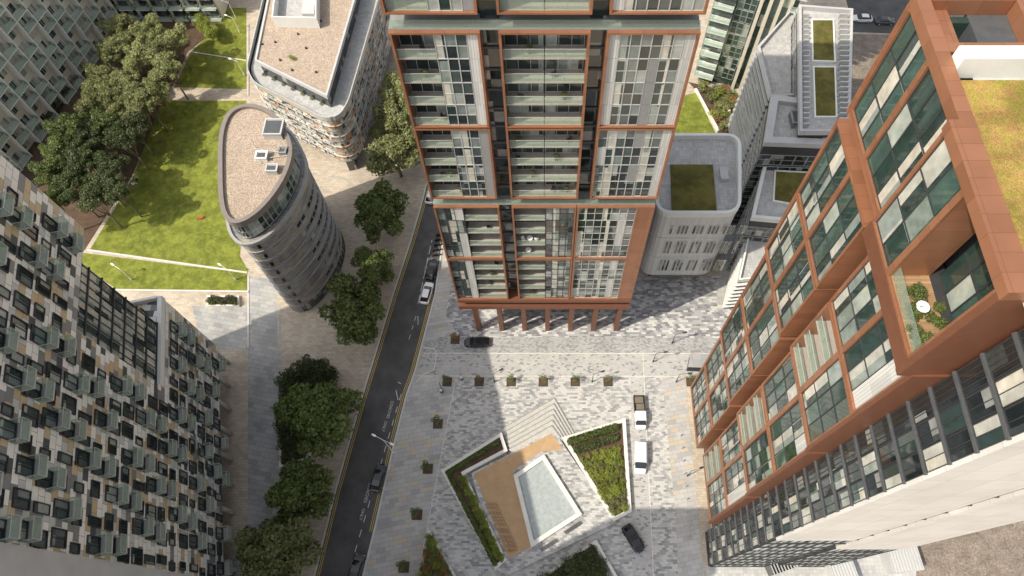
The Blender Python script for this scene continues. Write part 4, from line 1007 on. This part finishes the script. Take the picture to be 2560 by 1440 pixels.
for i,(a,b,l) in enumerate(((1236,955,'left of the six saplings row middle'),(1480,955,'between fifth and sixth saplings'),(1690,955,'by the grey kiosk'),(1680,858,'on the dark paving right of the tower'),(1105,975,'by the first sapling near the road'),(1718,1190,'beside the copper building entrance'),(1632,905,'at the street crossing'))): lamp(a,b,4.2,'slim black lamp post '+l,'charcoal',1,'black plaza lamp posts',ang=rnd()*.5)
for i,(a,b) in enumerate(((612,190),(600,82),(590,45))): lamp(a,b,4.5,'thin pale lamp post at the lawn edge, '+('nearest','middle','farthest')[i],'whitepaint',1,'lawn lamp posts',ang=2.8)
for i,(a,b,l) in enumerate(((330,700,'left'),(590,700,'right'))): lamp(a,b,4.5,f'thin pale lamp post on the lower lawn strip, {l} one','whitepaint',1,'lawn lamp posts',ang=2.6)
for i in range(9):
    px,py=1700+i*3,1090+i*32; x,y=G(px,py)
    m=MB(); m.tube((x,y,0),(x,y,.9),.1,.09,10).tube((x,y,.9),(x,y,.98),.11,.06,10)
    tag(m.build('bollard','alu'),'steel bollard in the line along the copper building front','bollard','bollards along the copper building')
q=P([(1716,928),(1762,930),(1768,903),(1722,898)])
t=thing('kiosk','small grey louvred kiosk at the edge of the plaza','kiosk',(*G(1740,915),0)); MB().prism(q,0,2.6).build('wall','grey',t); m=MB(); m.prism(offset(q,-.2),2.6,2.8); m.build('roof','greymetal',t)
for k in range(9): m=MB(); m.ring(offset(q,-.06),.1,.3+k*.25,.4+k*.25); m.build('louvre','charcoal',t)
for a,b,l in ((1155,948,'dark litter bin beside the left end of the sapling row'),(1104,980,'dark litter bin on the granite pavement')):
    x,y=G(a,b); t=thing('litter_bin',l,'bin',(x,y,0)); m=MB(); m.tube((0,0,.03),(0,0,1.),.25,.28,12); inst('body',m.mesh('body',['charcoal']),t); m=MB(); m.tube((0,0,1.),(0,0,1.1),.3,.22,12); inst('lid',m.mesh('lid',['alu']),t)
for i,(a,b,w,l,h,an,lb) in enumerate(((1960,1400,7,3,3,.3,'glass canopy block at the foot of the white wall'),(2090,1420,4,5,2.6,.2,'grey service box at the bottom edge below the white wall'),(2240,1400,5,4,3.2,.1,'grey louvred enclosure beside the dirt plot'))):
    x,y=G(a,b); t=thing('service_enclosure',lb,'enclosure',(x,y,0),rz=an)
    m=MB(); m.box(-w/2,-l/2,0,w/2,l/2,h); inst('wall',m.mesh('wall',['glassd' if i==0 else 'grey']),t)
    bm_=MB().box(-.06,-l/2-.08,h,.06,l/2+.08,h+.15).mesh('roof_beam',['alu'])
    for k in range(int(w/.5)): inst('roof_beam',bm_,t,(-w/2+.1+k*.5,0,0))
# ================================================================ PEOPLE on the lawn
def person(px,py,an,label,cloth,lying=False):
    x,y=G(px,py)
    if lying: J=[(0,0,.16),(.25,0,.2),(.5,0,.2),(.62,0,.2),(.74,0,.2), (.45,.18,.18),(.3,.42,.1),(.1,.38,.1),(.45,-.18,.18),(.3,-.42,.1),(.1,-.38,.1), (-.1,.12,.13),(-.5,.15,.2),(-.9,.14,.09),(-1.0,.14,.16),(-.1,-.12,.13),(-.5,-.15,.14),(-.9,-.14,.09),(-1.0,-.14,.16)]
    else: J=[(0,0,.16),(-.08,0,.4),(-.12,0,.62),(-.11,0,.75),(-.08,0,.88),(-.1,.2,.6),(.0,.3,.38),(.25,.2,.38),(-.1,-.2,.6),(-.02,-.3,.38),(.22,-.22,.36),(.05,.12,.14),(.42,.16,.42),(.72,.14,.08),(.84,.14,.06),(.05,-.12,.14),(.42,-.16,.42),(.72,-.14,.08),(.84,-.14,.06)]
    E=[(0,1),(1,2),(2,3),(3,4),(2,5),(5,6),(6,7),(2,8),(8,9),(9,10),(0,11),(11,12),(12,13),(13,14),(0,15),(15,16),(16,17),(17,18)]
    Rr=[.14,.15,.16,.06,.11,.07,.045,.035,.07,.045,.035,.1,.065,.045,.04,.1,.065,.045,.04]
    for h in (7,10):
        for k in range(5):
            b=J[h]; J.append((b[0]+.09-.012*abs(k-2),b[1]+(k-2)*.022,b[2]-.01)); E.append((h,len(J)-1)); Rr.append(.009)
    me=bpy.data.meshes.new('person'); me.from_pydata(J,E,[]); me.materials.append(MT[cloth])
    o=tag(inst('person',me,None,(x,y,.03),an),label,'person')
    md=o.modifiers.new('Skin','SKIN'); 
    if not me.skin_vertices: me.skin_vertices.new()
    for i,r in enumerate(Rr): me.skin_vertices[0].data[i].radius=(r,r)
    me.skin_vertices[0].data[0].use_root=True
    sd=o.modifiers.new('Sub','SUBSURF'); sd.levels=1; sd.render_levels=1
    hp=J[4]; m=MB(); rings=[]
    for zz,r in ((-.02,.115),(.05,.118),(.1,.09),(.13,.03)): rings.append([(hp[0]-.02+r*math.cos(a*.785),hp[1]+r*math.sin(a*.785),hp[2]+zz) for a in range(8)])
    m.loft(rings); inst('hair',m.mesh('hair',['hair'],smooth=True),o)
person(334,462,.5,'person in white sitting on the lawn, left of the pair','clothw'); person(345,452,2.6,'person in navy sitting on the lawn, right of the pair','clothb')
person(503,546,.3,'person in red lying alone on the lawn','clothr',True)
# ================================================================ LIGHT, WORLD, CAMERA
elev=math.radians(53); hd=Vector((.90,.43)).normalized()
dirv=Vector((hd.x*math.cos(elev),hd.y*math.cos(elev),-math.sin(elev)))
sl=bpy.data.lights.new('sun','SUN'); sl.energy=4.5; sl.angle=math.radians(.5); sl.color=(1,.91,.76)
so=bpy.data.objects.new('sun',sl); C.objects.link(so); so.rotation_euler=dirv.to_track_quat('-Z','Y').to_euler(); so.location=(-80,-40,150)
w=bpy.data.worlds.new('World'); scene.world=w; w.use_nodes=True; nt=w.node_tree
sk=nt.nodes.new('ShaderNodeTexSky'); sk.sky_type='NISHITA'; sk.sun_disc=False; sk.sun_elevation=elev; sk.sun_rotation=math.atan2(-hd.x,-hd.y); sk.dust_density=3
hs=nt.nodes.new('ShaderNodeHueSaturation'); hs.inputs['Saturation'].default_value=.35; hs.inputs['Value'].default_value=1.4; nt.links.new(sk.outputs[0],hs.inputs['Color'])
bg=nt.nodes['Background']; bg.inputs[1].default_value=.15; nt.links.new(hs.outputs[0],bg.inputs[0])
cd=bpy.data.cameras.new('camera'); cd.lens=24; cd.sensor_width=36; cd.shift_x=-.03125; cd.clip_end=5000
co=bpy.data.objects.new('camera',cd); C.objects.link(co); co.location=(0,0,H); co.rotation_euler=(AL,0,0); scene.camera=co
scene.view_settings.view_transform='Standard'; scene.view_settings.look='None'; scene.view_settings.exposure=0
print('objects',len(bpy.data.objects))
